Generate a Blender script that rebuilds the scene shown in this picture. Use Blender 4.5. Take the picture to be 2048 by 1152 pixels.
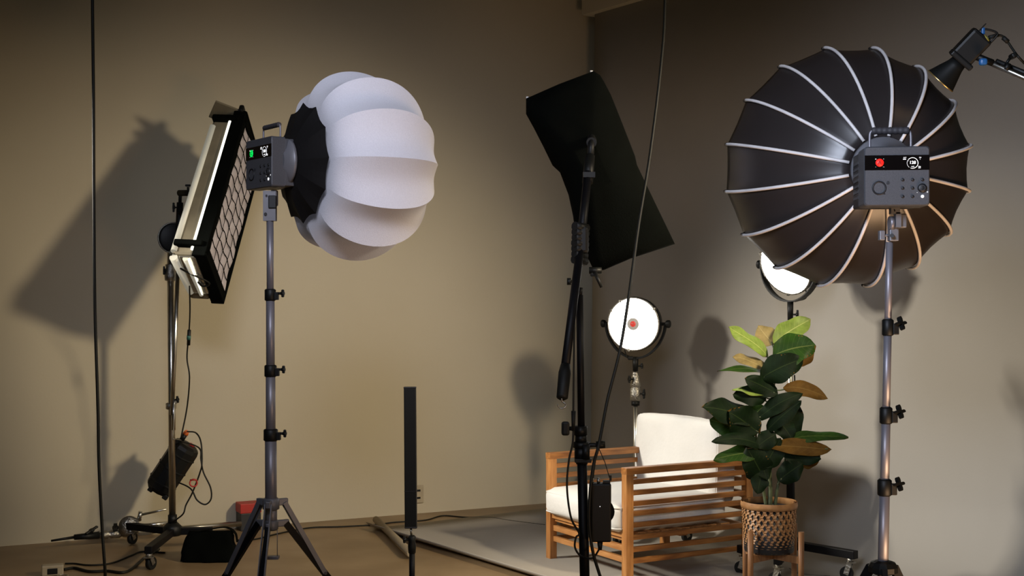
import bpy, bmesh, math, random
from mathutils import Vector, Matrix, noise
random.seed(7)
PI = math.pi
for o in list(bpy.data.objects): bpy.data.objects.remove(o)
C = bpy.context.scene.collection
F = 2560.0; CH = 1.45                      # focal length in pixels, camera height

# ------------------------------------------------------------------ camera
cam = bpy.data.cameras.new('camera'); co = bpy.data.objects.new('camera', cam); C.objects.link(co)
cam.sensor_width = 36; cam.lens = 36*F/2048; cam.shift_y = 24/2048
co.location = (0, 0, CH); co.rotation_euler = (PI/2, 0, 0)
bpy.context.scene.camera = co
vs = bpy.context.scene.view_settings
vs.view_transform = 'Standard'; vs.look = 'None'; vs.exposure = 0; vs.gamma = 1; vs.use_curve_mapping = False

# ------------------------------------------------------------------ world and lights
w = bpy.data.worlds.new('world'); bpy.context.scene.world = w; w.use_nodes = True
w.node_tree.nodes['Background'].inputs[0].default_value = (.80, .80, .66, 1)
w.node_tree.nodes['Background'].inputs[1].default_value = .030
def P(px, py, d): return Vector(((px-1024)/F*d, d, CH-(py-600)/F*d))
def aim(o, tgt):
    o.rotation_euler = (Vector(tgt)-o.location).to_track_quat('-Z', 'Y').to_euler()
def spot(name, loc, tgt, power, col, deg, blend=1, rad=.1):
    l = bpy.data.lights.new(name, 'SPOT'); l.energy = power; l.color = col; l.spot_size = math.radians(deg)
    l.spot_blend = blend; l.shadow_soft_size = rad
    o = bpy.data.objects.new(name, l); C.objects.link(o); o.location = loc; aim(o, tgt); return o
def area(name, loc, tgt, power, col, sx, sy, spread=180):
    l = bpy.data.lights.new(name, 'AREA'); l.shape = 'RECTANGLE'; l.size = sx; l.size_y = sy; l.energy = power; l.color = col
    l.spread = math.radians(spread)
    o = bpy.data.objects.new(name, l); C.objects.link(o); o.location = loc; aim(o, tgt); return o
# warm studio spot off to the right that washes the beige wall
spot('wall_wash_light', (2.62, 4.1, 2.72), (-1.75, 8.0, .40), 680, (1, .83, .585), 58, 1, .20)
# white spot off to the left that falls on the armchair and the grey paper
spot('chair_key_light', (-3.1, 6.15, 2.4), (1.78, 6.75, .42), 980, (1, .93, .82), 44, .9, .25)
area('top_fill_light', (-.3, 1.2, 3.5), (-.6, 5.0, 2.05), 9, (.80, .84, 1), 1.3, .9, 45)
area('front_fill_light', (-.9, .2, 2.7), (1.05, 3.6, 1.75), 9, (.74, .82, 1), .8, .8, 40)
area('floor_bounce_light', (1.6, 2.6, .25), (.9, 3.9, 1.6), 12, (1, .62, .34), 1.0, .4, 110)

# ------------------------------------------------------------------ materials
def mat(name, col, rough=.6, metal=0, nz=None, bump=None, emit=None, spec=.5, coat=0, sheen=0, stretch=(1,1,1), col2=None, trans=0):
    m = bpy.data.materials.new(name); m.use_nodes = True; nt = m.node_tree; b = nt.nodes['Principled BSDF']
    b.inputs['Base Color'].default_value = (*col, 1); b.inputs['Roughness'].default_value = rough
    b.inputs['Metallic'].default_value = metal; b.inputs['Specular IOR Level'].default_value = spec
    b.inputs['Coat Weight'].default_value = coat; b.inputs['Sheen Weight'].default_value = sheen
    if trans: b.inputs['Subsurface Weight'].default_value = trans
    tc = nt.nodes.new('ShaderNodeTexCoord'); mp = nt.nodes.new('ShaderNodeMapping'); mp.inputs['Scale'].default_value = stretch
    nt.links.new(tc.outputs['Object'], mp.inputs[0])
    s = nz or 12
    n = nt.nodes.new('ShaderNodeTexNoise'); n.inputs['Scale'].default_value = s; n.inputs['Detail'].default_value = 6
    nt.links.new(mp.outputs[0], n.inputs['Vector'])
    r = nt.nodes.new('ShaderNodeValToRGB'); c2 = col2 or tuple(c*.8 for c in col)
    r.color_ramp.elements[0].position = .32; r.color_ramp.elements[1].position = .68
    r.color_ramp.elements[0].color = (*c2, 1); r.color_ramp.elements[1].color = (*col, 1)
    nt.links.new(n.outputs['Fac'], r.inputs[0]); nt.links.new(r.outputs[0], b.inputs['Base Color'])
    if bump:
        n2 = nt.nodes.new('ShaderNodeTexNoise'); n2.inputs['Scale'].default_value = bump[0]; n2.inputs['Detail'].default_value = 4
        nt.links.new(mp.outputs[0], n2.inputs['Vector'])
        bp = nt.nodes.new('ShaderNodeBump'); bp.inputs['Strength'].default_value = bump[1]; bp.inputs['Distance'].default_value = .01
        nt.links.new(n2.outputs['Fac'], bp.inputs['Height']); nt.links.new(bp.outputs[0], b.inputs['Normal'])
    if emit:
        b.inputs['Emission Color'].default_value = (*emit[0], 1); b.inputs['Emission Strength'].default_value = emit[1]
    return m
M = {}
M['wall'] = mat('beige_plaster', (.50,.45,.33), .9, nz=1.3, col2=(.475,.425,.31), bump=(60,.06))
M['paper'] = mat('grey_paper', (.40,.37,.32), .92, nz=.9, col2=(.37,.34,.29), bump=(90,.04))
M['ceiling'] = mat('dark_ceiling_paint', (.10,.092,.075), .9)
M['paper_edge'] = mat('paper_underside', (.10,.085,.06), .9)
M['floor'] = mat('brown_concrete', (.30,.205,.108), .42, nz=2.2, col2=(.20,.130,.062), bump=(14,.05), stretch=(1,1,1))
M['black'] = mat('black_plastic', (.005,.0055,.005), .5, spec=.3)
M['blackfab'] = mat('black_fabric', (.0022,.0028,.0022), .95, bump=(150,.2), spec=.04)
M['rubber'] = mat('black_rubber', (.006,.0065,.0055), .6, spec=.3)
M['cable'] = mat('black_cable_jacket', (.008,.008,.005), .55, spec=.3)
M['chrome'] = mat('chrome_steel', (.66,.64,.57), .30, 1, col2=(.5,.48,.42))
M['castmetal'] = mat('cast_metal', (.42,.40,.35), .38, 1, nz=60, bump=(90,.5))
M['gunmetal'] = mat('anodised_gunmetal', (.27,.26,.29), .45, .5, nz=70, stretch=(1,1,.05))
M['bracket'] = mat('grey_metal_bracket', (.21,.21,.23), .45, .3)
M['housing'] = mat('charcoal_housing', (.078,.080,.090), .50, .1, nz=300, bump=(500,.12))
M['housing_dark'] = mat('black_housing', (.012,.012,.014), .5)
M['screen'] = mat('black_screen_glass', (.004,.003,.003), .12)
M['legblack'] = mat('black_leg_enamel', (.0035,.0035,.0045), .5, spec=.18)
M['grip'] = mat('ribbed_rubber_grip', (.05,.046,.052), .6)
M['white_cloth'] = mat('white_cushion_cotton', (.69,.68,.645), .95, nz=5, col2=(.65,.64,.605), bump=(45,.25), sheen=.2)
M['lantern'] = mat('white_silk_fabric', (.74,.73,.78), .75, nz=200, col2=(.69,.68,.73), bump=(260,.25), sheen=.3, emit=((.75,.78,1),.035))
M['skirt'] = mat('black_skirt_nylon', (.009,.008,.008), .7, spec=.25)
M['dish'] = mat('black_softbox_nylon', (.030,.024,.023), .36, spec=.55, nz=3)
M['rod'] = mat('white_fibreglass_rod', (.85,.80,.78), .45)
M['inner'] = mat('white_diffusion_cloth', (.75,.73,.70), .8)
M['wood'] = mat('acacia_wood', (.40,.165,.038), .42, nz=7, col2=(.20,.070,.014), stretch=(1,8,8), bump=(20,.1))
M['woodv'] = mat('acacia_wood_upright', (.48,.22,.065), .42, nz=7, col2=(.31,.12,.030), stretch=(8,8,1), bump=(20,.1))
M['woodb'] = mat('acacia_wood_rail', (.50,.24,.080), .42, nz=7, col2=(.32,.13,.035), stretch=(8,1,8), bump=(20,.1))
M['bamboo'] = mat('woven_bamboo', (.42,.22,.085), .5, nz=25, col2=(.28,.13,.045))
M['standwood'] = mat('plant_stand_wood', (.30,.14,.05), .5, nz=9, col2=(.20,.085,.03), stretch=(6,6,1))
M['pole_wood'] = mat('cardboard_tube', (.30,.24,.15), .7, nz=8)
M['soil'] = mat('grey_pebbles', (.30,.27,.25), .9, nz=90, col2=(.08,.07,.06), bump=(80,1))
M['stem'] = mat('green_stem', (.10,.13,.055), .7, nz=30, col2=(.05,.06,.03))
M['foil'] = mat('foil_reflector', (.72,.69,.60), .25, .85, nz=5, bump=(18,.25))
M['foil_matte'] = mat('tan_side_cloth', (.20,.17,.11), .8)
M['foil_glow'] = mat('foil_painted_glow', (.6,.58,.48), .35, nz=6, emit=((1,.97,.80),.16))  # emission stands in for tube light reflected by the foil
M['grid'] = mat('grey_honeycomb_cloth', (.58,.54,.57), .85, nz=30, col2=(.40,.36,.38), stretch=(8,8,1), bump=(60,.4))
M['diffuse_on'] = mat('lit_tube', (1,1,.9), .5, emit=((1,.98,.84),1.7))
M['panel_on'] = mat('lit_panel', (1,1,1), .4, emit=((1,.98,.93),9))
M['panel_hub'] = mat('panel_centre_cover', (.25,.22,.19), .6, emit=((.8,.72,.6),.30))  # cover is no lamp; emission replaces the light it does not get
M['badge_glow'] = mat('red_badge', (.6,.02,.01), .4, emit=((1,.05,.03),.45))  # red badge with a weak emission of its own
M['soft_on'] = mat('lit_softbox_front', (1,1,1), .6, emit=((1,.95,.87),.6))
M['warm_on'] = mat('lit_reflector_bowl', (1,.9,.7), .3, emit=((1,.9,.68),2.2))
M['reflector_in'] = mat('gold_reflector', (.8,.55,.2), .3, .9)
M['red'] = mat('red_plastic', (.42,.02,.012), .5)
M['orange'] = mat('orange_plug', (.75,.16,.03), .5)
M['blue'] = mat('blue_plastic', (.02,.12,.34), .45)
M['beigepl'] = mat('pale_plastic', (.42,.36,.25), .5)
M['teal'] = mat('teal_plastic', (.03,.13,.10), .5)
M['yellow'] = mat('yellow_rim', (.35,.30,.05), .5)
M['ink_white'] = mat('lit_white_glyph', (.9,.9,.9), .5, emit=((1,1,1),.75))
M['ink_dark'] = mat('dark_print', (.006,.006,.008), .5)
M['glow_green'] = mat('green_glyph', (0,.5,.08), .5, emit=((.0,.75,.09),1))
M['glow_red'] = mat('red_glyph', (.8,.02,.01), .5, emit=((.95,.012,.010),1))
M['palegrey_print'] = mat('pale_print', (.28,.28,.28), .5)

def leaf_mat(name, col, vein, rough):
    m = mat(name, col, rough, nz=22, col2=tuple(c*.6 for c in col), coat=.0, spec=.12)
    nt = m.node_tree; b = nt.nodes['Principled BSDF']; ramp = [n for n in nt.nodes if n.type == 'VALTORGB'][0]
    uv = nt.nodes.new('ShaderNodeUVMap'); sp = nt.nodes.new('ShaderNodeSeparateXYZ'); nt.links.new(uv.outputs[0], sp.inputs[0])
    a = nt.nodes.new('ShaderNodeMath'); a.operation = 'ABSOLUTE'; nt.links.new(sp.outputs['X'], a.inputs[0])
    k = nt.nodes.new('ShaderNodeMath'); k.operation = 'LESS_THAN'; k.inputs[1].default_value = .035; nt.links.new(a.outputs[0], k.inputs[0])
    v = nt.nodes.new('ShaderNodeMath'); v.operation = 'MULTIPLY_ADD'; v.inputs[1].default_value = -.18
    nt.links.new(a.outputs[0], v.inputs[0]); nt.links.new(sp.outputs['Y'], v.inputs[2])
    w1 = nt.nodes.new('ShaderNodeMath'); w1.operation = 'MULTIPLY'; w1.inputs[1].default_value = 9; nt.links.new(v.outputs[0], w1.inputs[0])
    fr = nt.nodes.new('ShaderNodeMath'); fr.operation = 'FRACT'; nt.links.new(w1.outputs[0], fr.inputs[0])
    lt = nt.nodes.new('ShaderNodeMath'); lt.operation = 'LESS_THAN'; lt.inputs[1].default_value = .07; nt.links.new(fr.outputs[0], lt.inputs[0])
    hf = nt.nodes.new('ShaderNodeMath'); hf.operation = 'MULTIPLY'; hf.inputs[1].default_value = .3; nt.links.new(lt.outputs[0], hf.inputs[0])
    mx = nt.nodes.new('ShaderNodeMath'); mx.operation = 'MAXIMUM'; nt.links.new(k.outputs[0], mx.inputs[0]); nt.links.new(hf.outputs[0], mx.inputs[1])
    mix = nt.nodes.new('ShaderNodeMix'); mix.data_type = 'RGBA'; nt.links.new(mx.outputs[0], mix.inputs['Factor'])
    nt.links.new(ramp.outputs[0], mix.inputs['A']); mix.inputs['B'].default_value = (*vein, 1)
    nt.links.new(mix.outputs['Result'], b.inputs['Base Color'])
    return m
M['leaf_dark'] = leaf_mat('shaded_green_leaf', (.0045,.014,.0035), (.018,.032,.008), .6)  # leaves in shade, the darkness put into their colour
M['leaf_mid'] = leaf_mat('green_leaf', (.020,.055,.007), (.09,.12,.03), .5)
M['leaf_bright'] = leaf_mat('lit_green_leaf', (.20,.29,.055), (.36,.40,.14), .45)  # leaves catching light, the brightness put into their colour
M['leaf_under'] = leaf_mat('brown_leaf_underside', (.13,.066,.010), (.16,.10,.025), .65)
M['leaf_under2'] = leaf_mat('tan_leaf_underside', (.27,.21,.085), (.33,.27,.12), .55)

# ------------------------------------------------------------------ mesh helpers
def frame(o, x, y=None, z=None):
    """4x4 whose columns are x,y,z axes; missing axes are derived"""
    x = Vector(x).normalized()
    if z is not None and y is None:
        z = Vector(z); z = (z - x*z.dot(x)).normalized(); y = z.cross(x)
    else:
        y = Vector(y); y = (y - x*y.dot(x)).normalized(); z = x.cross(y)
    m = Matrix((x, y, z)).transposed().to_4x4(); m.translation = Vector(o); return m
def axis(o, d, up=(0,0,1)):
    """z axis along d"""
    z = Vector(d).normalized(); u = Vector(up)
    if abs(z.dot(u)) > .98: u = Vector((0,1,0)) if abs(z.y) < .9 else Vector((1,0,0))
    x = u.cross(z).normalized(); y = z.cross(x)
    m = Matrix((x, y, z)).transposed().to_4x4(); m.translation = Vector(o); return m
I4 = Matrix.Identity(4)
def BM(): return bmesh.new()
def box(bm, c, s, m=I4, bev=0, seg=2):
    r = bmesh.ops.create_cube(bm, size=1)
    vsx = r['verts']
    for v in vsx: v.co = Vector((v.co.x*s[0]+c[0], v.co.y*s[1]+c[1], v.co.z*s[2]+c[2]))
    if bev:
        es = list({e for v in vsx for e in v.link_edges})
        rr = bmesh.ops.bevel(bm, geom=es, offset=bev, segments=seg, affect='EDGES', profile=.5)
        vsx = list({v for f in rr['faces'] for v in f.verts} | {v for v in vsx if v.is_valid})
        vsx = list({v for v0 in vsx for f in v0.link_faces for v in f.verts})
    for v in vsx: v.co = m @ v.co
    return bm
def bar(bm, a, b, wx, wy, up=(0,0,1), bev=0):
    a = Vector(a); b = Vector(b); m = axis((a+b)/2, b-a, up)
    return box(bm, (0,0,0), (wx, wy, (b-a).length), m, bev)
def spline(pts, n=8):
    pts = [Vector(p) for p in pts]; out = []
    if len(pts) < 3: return pts
    q = [2*pts[0]-pts[1]] + pts + [2*pts[-1]-pts[-2]]
    for i in range(1, len(q)-2):
        for k in range(n):
            t = k/n; a, b, c, d = q[i-1], q[i], q[i+1], q[i+2]
            out.append(.5*((2*b)+(-a+c)*t+(2*a-5*b+4*c-d)*t*t+(-a+3*b-3*c+d)*t**3))
    out.append(pts[-1]); return out
def tube(bm, pts, r, seg=10, caps=True, closed=False):
    pts = [Vector(p) for p in pts]; n = len(pts)
    rs = r if isinstance(r, (list, tuple)) else [r]*n
    t = (pts[1]-pts[0]).normalized(); u = Vector((0,0,1)) if abs(t.z) < .9 else Vector((1,0,0))
    u = (u - t*u.dot(t)).normalized(); rings = []
    for i, p in enumerate(pts):
        if closed: t = (pts[(i+1) % n]-pts[i-1]).normalized()
        else: t = (pts[min(i+1, n-1)]-pts[max(i-1, 0)]).normalized()
        u = (u - t*u.dot(t)).normalized(); v = t.cross(u)
        rings.append([bm.verts.new(p+(u*math.cos(2*PI*k/seg)+v*math.sin(2*PI*k/seg))*rs[i]) for k in range(seg)])
    for i in range(n if closed else n-1):
        a, b = rings[i], rings[(i+1) % n]
        for k in range(seg): bm.faces.new((a[k], a[(k+1) % seg], b[(k+1) % seg], b[k])).smooth = True
    if caps and not closed:
        bm.faces.new(rings[0][::-1]); bm.faces.new(rings[-1])
    return bm
def cyl(bm, a, b, r, r2=None, seg=16): return tube(bm, [a, b], [r, r if r2 is None else r2], seg)
def lathe(bm, prof, m=I4, seg=32, cap=True, smooth=True):
    rings = []
    for r, z in prof:
        rings.append([bm.verts.new(m @ Vector((r*math.cos(2*PI*k/seg), r*math.sin(2*PI*k/seg), z))) for k in range(seg)])
    for a, b in zip(rings, rings[1:]):
        for k in range(seg): bm.faces.new((a[k], a[(k+1) % seg], b[(k+1) % seg], b[k])).smooth = smooth
    if cap:
        bm.faces.new(rings[0][::-1]); bm.faces.new(rings[-1])
    return bm
def prism(bm, poly, z0, z1, m=I4):
    a = [bm.verts.new(m @ Vector((x, y, z0))) for x, y in poly]; b = [bm.verts.new(m @ Vector((x, y, z1))) for x, y in poly]
    bm.faces.new(a[::-1]); bm.faces.new(b); n = len(poly)
    for i in range(n): bm.faces.new((a[i], a[(i+1) % n], b[(i+1) % n], b[i]))
    return bm
def rrect(w, h, r, n=6):
    out = []
    for cx, cy, a0 in ((w/2-r, h/2-r, 0), (-w/2+r, h/2-r, PI/2), (-w/2+r, -h/2+r, PI), (w/2-r, -h/2+r, 1.5*PI)):
        out += [(cx+r*math.cos(a0+PI/2*k/n), cy+r*math.sin(a0+PI/2*k/n)) for k in range(n+1)]
    return out
def glyph(bm, text, size, m, depth=.0006, bold=0):
    cu = bpy.data.curves.new('t', 'FONT'); cu.body = text; cu.size = size; cu.extrude = depth; cu.offset = bold
    cu.align_x = 'CENTER'; cu.align_y = 'CENTER'
    ob = bpy.data.objects.new('t', cu); C.objects.link(ob)
    dg = bpy.context.evaluated_depsgraph_get(); me = bpy.data.meshes.new_from_object(ob.evaluated_get(dg))
    me.transform(m); bm.from_mesh(me); bpy.data.objects.remove(ob); bpy.data.curves.remove(cu); bpy.data.meshes.remove(me)
    return bm
def ring(bm, r, rt, m, a0=0, a1=2*PI, seg=40):
    full = abs(a1-a0-2*PI) < 1e-4
    n = seg if full else seg+1
    pts = [m @ Vector((r*math.cos(a0+(a1-a0)*k/seg), r*math.sin(a0+(a1-a0)*k/seg), 0)) for k in range(n)]
    return tube(bm, pts, rt, 6, closed=full)

# ------------------------------------------------------------------ scene graph helpers
def obj(name, bm, mt, parent=None, origin=None, kind=None, recalc=True):
    """one mesh object, geometry given in world space; origin = its own location when top-level"""
    if recalc: bmesh.ops.recalc_face_normals(bm, faces=bm.faces)
    me = bpy.data.meshes.new(name)
    o = bpy.data.objects.new(name, me); C.objects.link(o)
    if parent is not None:
        o.parent = parent; inv = world_of(parent).inverted()
    else:
        inv = Matrix.Translation(-Vector(origin)) if origin is not None else I4
        if origin is not None: o.location = origin
    for v in bm.verts: v.co = inv @ v.co
    bm.to_mesh(me); bm.free()
    for k in (mt if isinstance(mt, (list, tuple)) else [mt]): me.materials.append(k)
    if kind: o['kind'] = kind
    return o
def world_of(o):
    m = o.matrix_basis.copy()
    while o.parent: o = o.parent; m = o.matrix_basis @ m
    return m
def thing(name, label, cat, loc, rz=0, group=None):
    o = bpy.data.objects.new(name, None); C.objects.link(o); o.location = loc; o.rotation_euler = (0, 0, rz)
    o.empty_display_size = .1
    o['label'] = label; o['category'] = cat
    if group: o['group'] = group
    return o
def tag(o, label, cat, group=None):
    o['label'] = label; o['category'] = cat
    if group: o['group'] = group
    return o
def struct(name, bm, m): return obj(name, bm, m, kind='structure')

# ------------------------------------------------------------------ the room
WA = Vector((-3.01, 7.53, 0)); WD = Vector((3.23, 1.59, 0)).normalized(); WN = Vector((WD.y, -WD.x, 0))   # wall line and normal into the room
def wall_d(px):   # distance at which the wall is met by a column of the photograph
    k = (px-1024)/F; s = (k*WA.y-WA.x)/(WD.x-k*WD.y); return WA.y+s*WD.y
b = BM(); m = frame(WA, WD, WN*-1)
box(b, (1.6, .10, 2.2), (11, .2, 4.4), m); struct('wall_back', b, M['wall'])
b = BM(); box(b, (0, 5.2, -.05), (14, 14, .1)); struct('floor', b, M['floor'])
b = BM(); box(b, (0, 5.2, 4.45), (14, 14, .1)); struct('ceiling', b, M['ceiling'])
# beam over the paper
BE = Vector((.587, 9.05, 0)); BWD = Vector((.57, -.82, 0)).normalized(); BN = Vector((-.82, -.57, 0)).normalized()
b = BM(); m = frame(BE, BWD, BN*-1)
box(b, (2.2, .10, 3.93), (4.55, .32, .92), m); struct('trim_1', b, M['wall'])
# seamless grey paper hanging from the beam and sweeping onto the floor
b = BM(); R = .42; prof = [(0, 3.48), (0, 2.6), (0, 1.7), (0, 1.0), (0, R)]
prof += [(R-R*math.cos(a), R-R*math.sin(a)) for a in [PI/2*k/12 for k in range(1, 13)]]
prof = [(x, max(z, .006)) for x, z in prof] + [(x, .006) for x in (.7, 1.0, 1.3, 1.6)] + [(1.70, .008), (1.76, .02), (1.80, .05)]
rows = []
for (x, z) in prof:
    rows.append([b.verts.new(BE + BWD*(t*3.55/20 + (.0 if t else -.05*(1-min(1, z/3.4)))) + BN*x + Vector((0,0,z))) for t in range(21)])
for a, c in zip(rows, rows[1:]):
    for k in range(20): b.faces.new((a[k], a[k+1], c[k+1], c[k])).smooth = True
bp = obj('paper_backdrop', b, [M['paper'], M['paper_edge']], origin=BE)
sm = bp.modifiers.new('solid', 'SOLIDIFY'); sm.thickness = .003; sm.offset = 0
tag(bp, 'wide grey paper backdrop hanging behind the armchair and curving onto the floor', 'backdrop')
# tube lying on the paper's front corner
a = P(752, 1046, 8.25); a.z = .035; c = P(822, 1114, 7.15); c.z = .035
b = BM(); cyl(b, a, c, .022); o = obj('cardboard_tube', b, M['pole_wood'], origin=(a+c)/2)
tag(o, 'thin tan tube lying on the floor at the corner of the grey paper', 'tube')
# wall socket
d = wall_d(835)
b = BM(); pc = P(836, 988, d); m = frame(pc+WN*.006, WD, WN*-1); box(b, (0,0,0), (.075, .012, .12), m, .003)
o = obj('wall_socket', b, M['beigepl'], origin=pc); tag(o, 'pale socket plate on the beige wall behind the black light stick', 'socket')
for dz in (-.025, .025):
    b = BM(); box(b, (0, -.0065, dz), (.026, .002, .014), m); obj('socket_slot', b, M['black'], o)

# ------------------------------------------------------------------ armchair
CO = P(1253, 1172, 6.49); CO.z = 0
AV = Vector((.867, .497, 0)).normalized(); ang = math.atan2(AV.y, AV.x)
ch = thing('armchair', 'slatted wooden armchair with white cushions in front of the grey paper', 'armchair', CO, ang)
MC = world_of(ch)
Lc, Wc, Hc, PW = .83, .785, .596, .045     # x along the arm, y across to the far arm
for x in (0, Lc-PW):
    for y in (0, Wc-PW):
        b = BM(); box(b, (x+PW/2, y+PW/2, Hc/2-.004), (PW, PW, Hc-.008), MC, .003); obj('leg', b, M['woodv'], ch)
slz = [.522, .466, .410, .360, .301, .238, .176, .117]
for y in (.01, Wc-.035):
    b = BM(); box(b, (Lc/2, y+.0125, Hc-.017), (Lc+.004, .05, .034), MC, .003); obj('armrest', b, M['wood'], ch)
    for z in slz:
        b = BM(); box(b, (Lc/2, y+.0125, z), (Lc-2*PW+.004, .022, .026), MC, .002); obj('side_slat', b, M['wood'], ch)
for z, h, x in ((.252, .034, .012), (.226, .022, .03), (.179, .030, .02), (.119, .028, .02)):
    b = BM(); box(b, (x+.011, Wc/2, z), (.024, Wc-2*PW+.004, h), MC, .002); obj('front_rail', b, M['woodb'], ch)
for k in range(8):
    b = BM(); box(b, (.05+k*.09, Wc/2, .245), (.06, Wc-.10, .018), MC, .002); obj('seat_slat', b, M['woodb'], ch)
for z in (.54, .47, .40, .33, .226):
    b = BM(); box(b, (Lc-.022, Wc/2, z), (.022, Wc-2*PW+.004, .035), MC, .002); obj('back_slat', b, M['woodb'], ch)
b = BM(); box(b, (.40, Wc*.5, .19), (.05, .05, .09), MC); box(b, (.40, Wc/2, .226), (.05, Wc-.1, .03), MC); obj('centre_brace', b, M['woodv'], ch)
def cushion(name, c, s, m, puff, seedv, parent=None, tilt=0, rnd=.045):
    b = BM(); bmesh.ops.create_cube(b, size=2); bmesh.ops.subdivide_edges(b, edges=b.edges, cuts=15, use_grid_fill=True)
    rm = Matrix.Rotation(tilt, 4, 'Y')
    for v in b.verts:
        p = v.co.copy(); q = Vector((p.x*s[0]/2, p.y*s[1]/2, p.z*s[2]/2))
        ins = Vector([max(-(s[i]/2-rnd), min(s[i]/2-rnd, q[i])) for i in range(3)]); dlt = q-ins
        if dlt.length > 1e-6:
            mxx = max(abs(dlt.x), abs(dlt.y), abs(dlt.z)); q = ins + dlt.normalized()*min(rnd, max(mxx, 0))
        for i in range(3):
            j, k = (i+1) % 3, (i+2) % 3
            q[i] += math.copysign(1, p[i])*puff[i]*(1-p[j]**2)*(1-p[k]**2)*(abs(p[i]) > .7)
        nn = noise.noise(q*7+Vector((seedv,0,0)))*.006 + noise.noise(q*18+Vector((seedv,3,0)))*.0025
        q += q.normalized()*nn
        v.co = m @ (rm @ q + Vector(c))
    for f in b.faces: f.smooth = True
    o = obj(name, b, M['white_cloth'], parent)
    if parent is None: pass
    return o
def piping(c, s, m, par, tilt, axis_i, offs, rnd=.03):
    rm = Matrix.Rotation(tilt, 4, 'Y'); j, k = [(1,2), (0,2), (0,1)][axis_i]
    for sg in (-1, 1):
        pts = []
        for u, v in rrect(s[j]-.006, s[k]-.006, rnd+.01, 6):
            q = Vector((0,0,0)); q[axis_i] = sg*(s[axis_i]/2-offs); q[j] = u; q[k] = v; pts.append(m @ (rm @ q + Vector(c)))
        b = BM(); tube(b, pts, .0035, 6, closed=True); obj('piping', b, M['white_cloth'], par)
sc = cushion('seat_cushion', (.325, Wc/2, .335), (.73, Wc-.072, .150), MC, (.022, .010, .022), 1, ch)
piping((.325, Wc/2, .335), (.73, Wc-.072, .150), MC, sc, 0, 2, .022)
bc = cushion('back_cushion', (.685, Wc/2+.035, .575), (.15, Wc-.03, .43), MC, (.016, 0, .009), 5, ch, tilt=.04, rnd=.032)
piping((.685, Wc/2+.035, .575), (.15, Wc-.03, .42), MC, bc, .04, 0, .02)

# ------------------------------------------------------------------ potted plant on its wooden stand
PD = 6.2; pb = P(1538, 1003, PD); PX, PZ = pb.x, pb.z; prad = .131
ps = thing('plant_stand', 'short wooden plant stand holding the woven basket beside the armchair', 'plant stand', (PX+.018, PD, 0), -.08)
MP = world_of(ps); rr = .168
zb = .235
for k in range(4):
    a = PI/4+PI/2*k; x, y = rr*math.cos(a), rr*math.sin(a)
    b = BM(); cyl(b, MP @ Vector((x, y, 0)), MP @ Vector((x, y, .35)), .0135, .0145, 14); obj('leg', b, M['standwood'], ps)
for s in (0, 1):
    b = BM(); v = Vector((math.cos(PI/4+s*PI/2), math.sin(PI/4+s*PI/2), 0))*(rr-.01)
    bar(b, MP @ (v+Vector((0,0,zb-.02))), MP @ (-v+Vector((0,0,zb-.02))), .022, .034); obj('crossbar', b, M['standwood'], ps)
pt = thing('basket_planter', 'round woven bamboo basket planter on the wooden plant stand', 'planter', (PX, PD, zb))
MPo = Matrix.Translation((PX, PD, 0)); ztop = PZ+.004
b = BM(); lathe(b, [(prad+.003, ztop), (prad+.006, ztop-.016), (prad+.003, ztop-.032), (prad-.006, ztop-.032), (prad-.008, ztop-.002)], MPo, 48, cap=False)
for f in list(b.faces): pass
obj('rim', b, M['bamboo'], pt)
b = BM(); NS = 26
for sgn in (1, -1):
    for k in range(NS):
        pts = []
        for i in range(19):
            t = i/18; z = (zb+.004)+(ztop-.03-zb-.004)*t; a = 2*PI*k/NS + sgn*t*1.02
            r = prad*(.90+.10*math.sin(t*PI*.5)) - .003 + .0028*sgn*(1 if (i % 2) else -1)
            pts.append((a, z, r))
        L, Rr = [], []
        for i, (a, z, r) in enumerate(pts):
            da = .0070/prad
            for lst, s_ in ((L, -1), (Rr, 1)):
                lst.append((b.verts.new(MPo @ Vector(((r)*math.cos(a+s_*da), r*math.sin(a+s_*da), z))),
                            b.verts.new(MPo @ Vector(((r-.002)*math.cos(a+s_*da), (r-.002)*math.sin(a+s_*da), z)))))
        for i in range(18):
            b.faces.new((L[i][0], Rr[i][0], Rr[i+1][0], L[i+1][0])); b.faces.new((L[i][1], L[i+1][1], Rr[i+1][1], Rr[i][1]))
            b.faces.new((L[i][0], L[i+1][0], L[i+1][1], L[i][1])); b.faces.new((Rr[i][0], Rr[i][1], Rr[i+1][1], Rr[i+1][0]))
obj('weave', b, M['bamboo'], pt)
b = BM(); lathe(b, [(.001, zb), (prad*.89, zb), (prad*.91, zb+.01), (prad*.95, ztop-.03), (prad*.95-.004, ztop-.03), (prad*.86, zb+.012), (.001, zb+.012)], MPo, 40, cap=False)
obj('liner', b, M['ink_dark'], pt)
b = BM(); lathe(b, [(.001, ztop-.035), (.06, ztop-.030), (prad*.93, ztop-.036), (prad*.90, ztop-.06), (.001, ztop-.06)], MPo, 40, cap=False)
obj('pebbles', b, M['soil'], pt)
pl = thing('potted_plant', 'broad leaved green plant growing from the woven basket', 'plant', (PX, PD, ztop-.035))
def pp(px, py, dd=0): return P(px, py, PD+dd)
trunks = [[pp(1532, 1012), pp(1526, 975), pp(1518, 930, .02), pp(1512, 870, .03), pp(1516, 830, .03)],
          [pp(1540, 1012), pp(1540, 960), pp(1537, 900), pp(1543, 830), pp(1548, 760), pp(1548, 700)],
          [pp(1550, 1012), pp(1556, 970), pp(1568, 930, .03), pp(1577, 885, .03)]]
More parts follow.
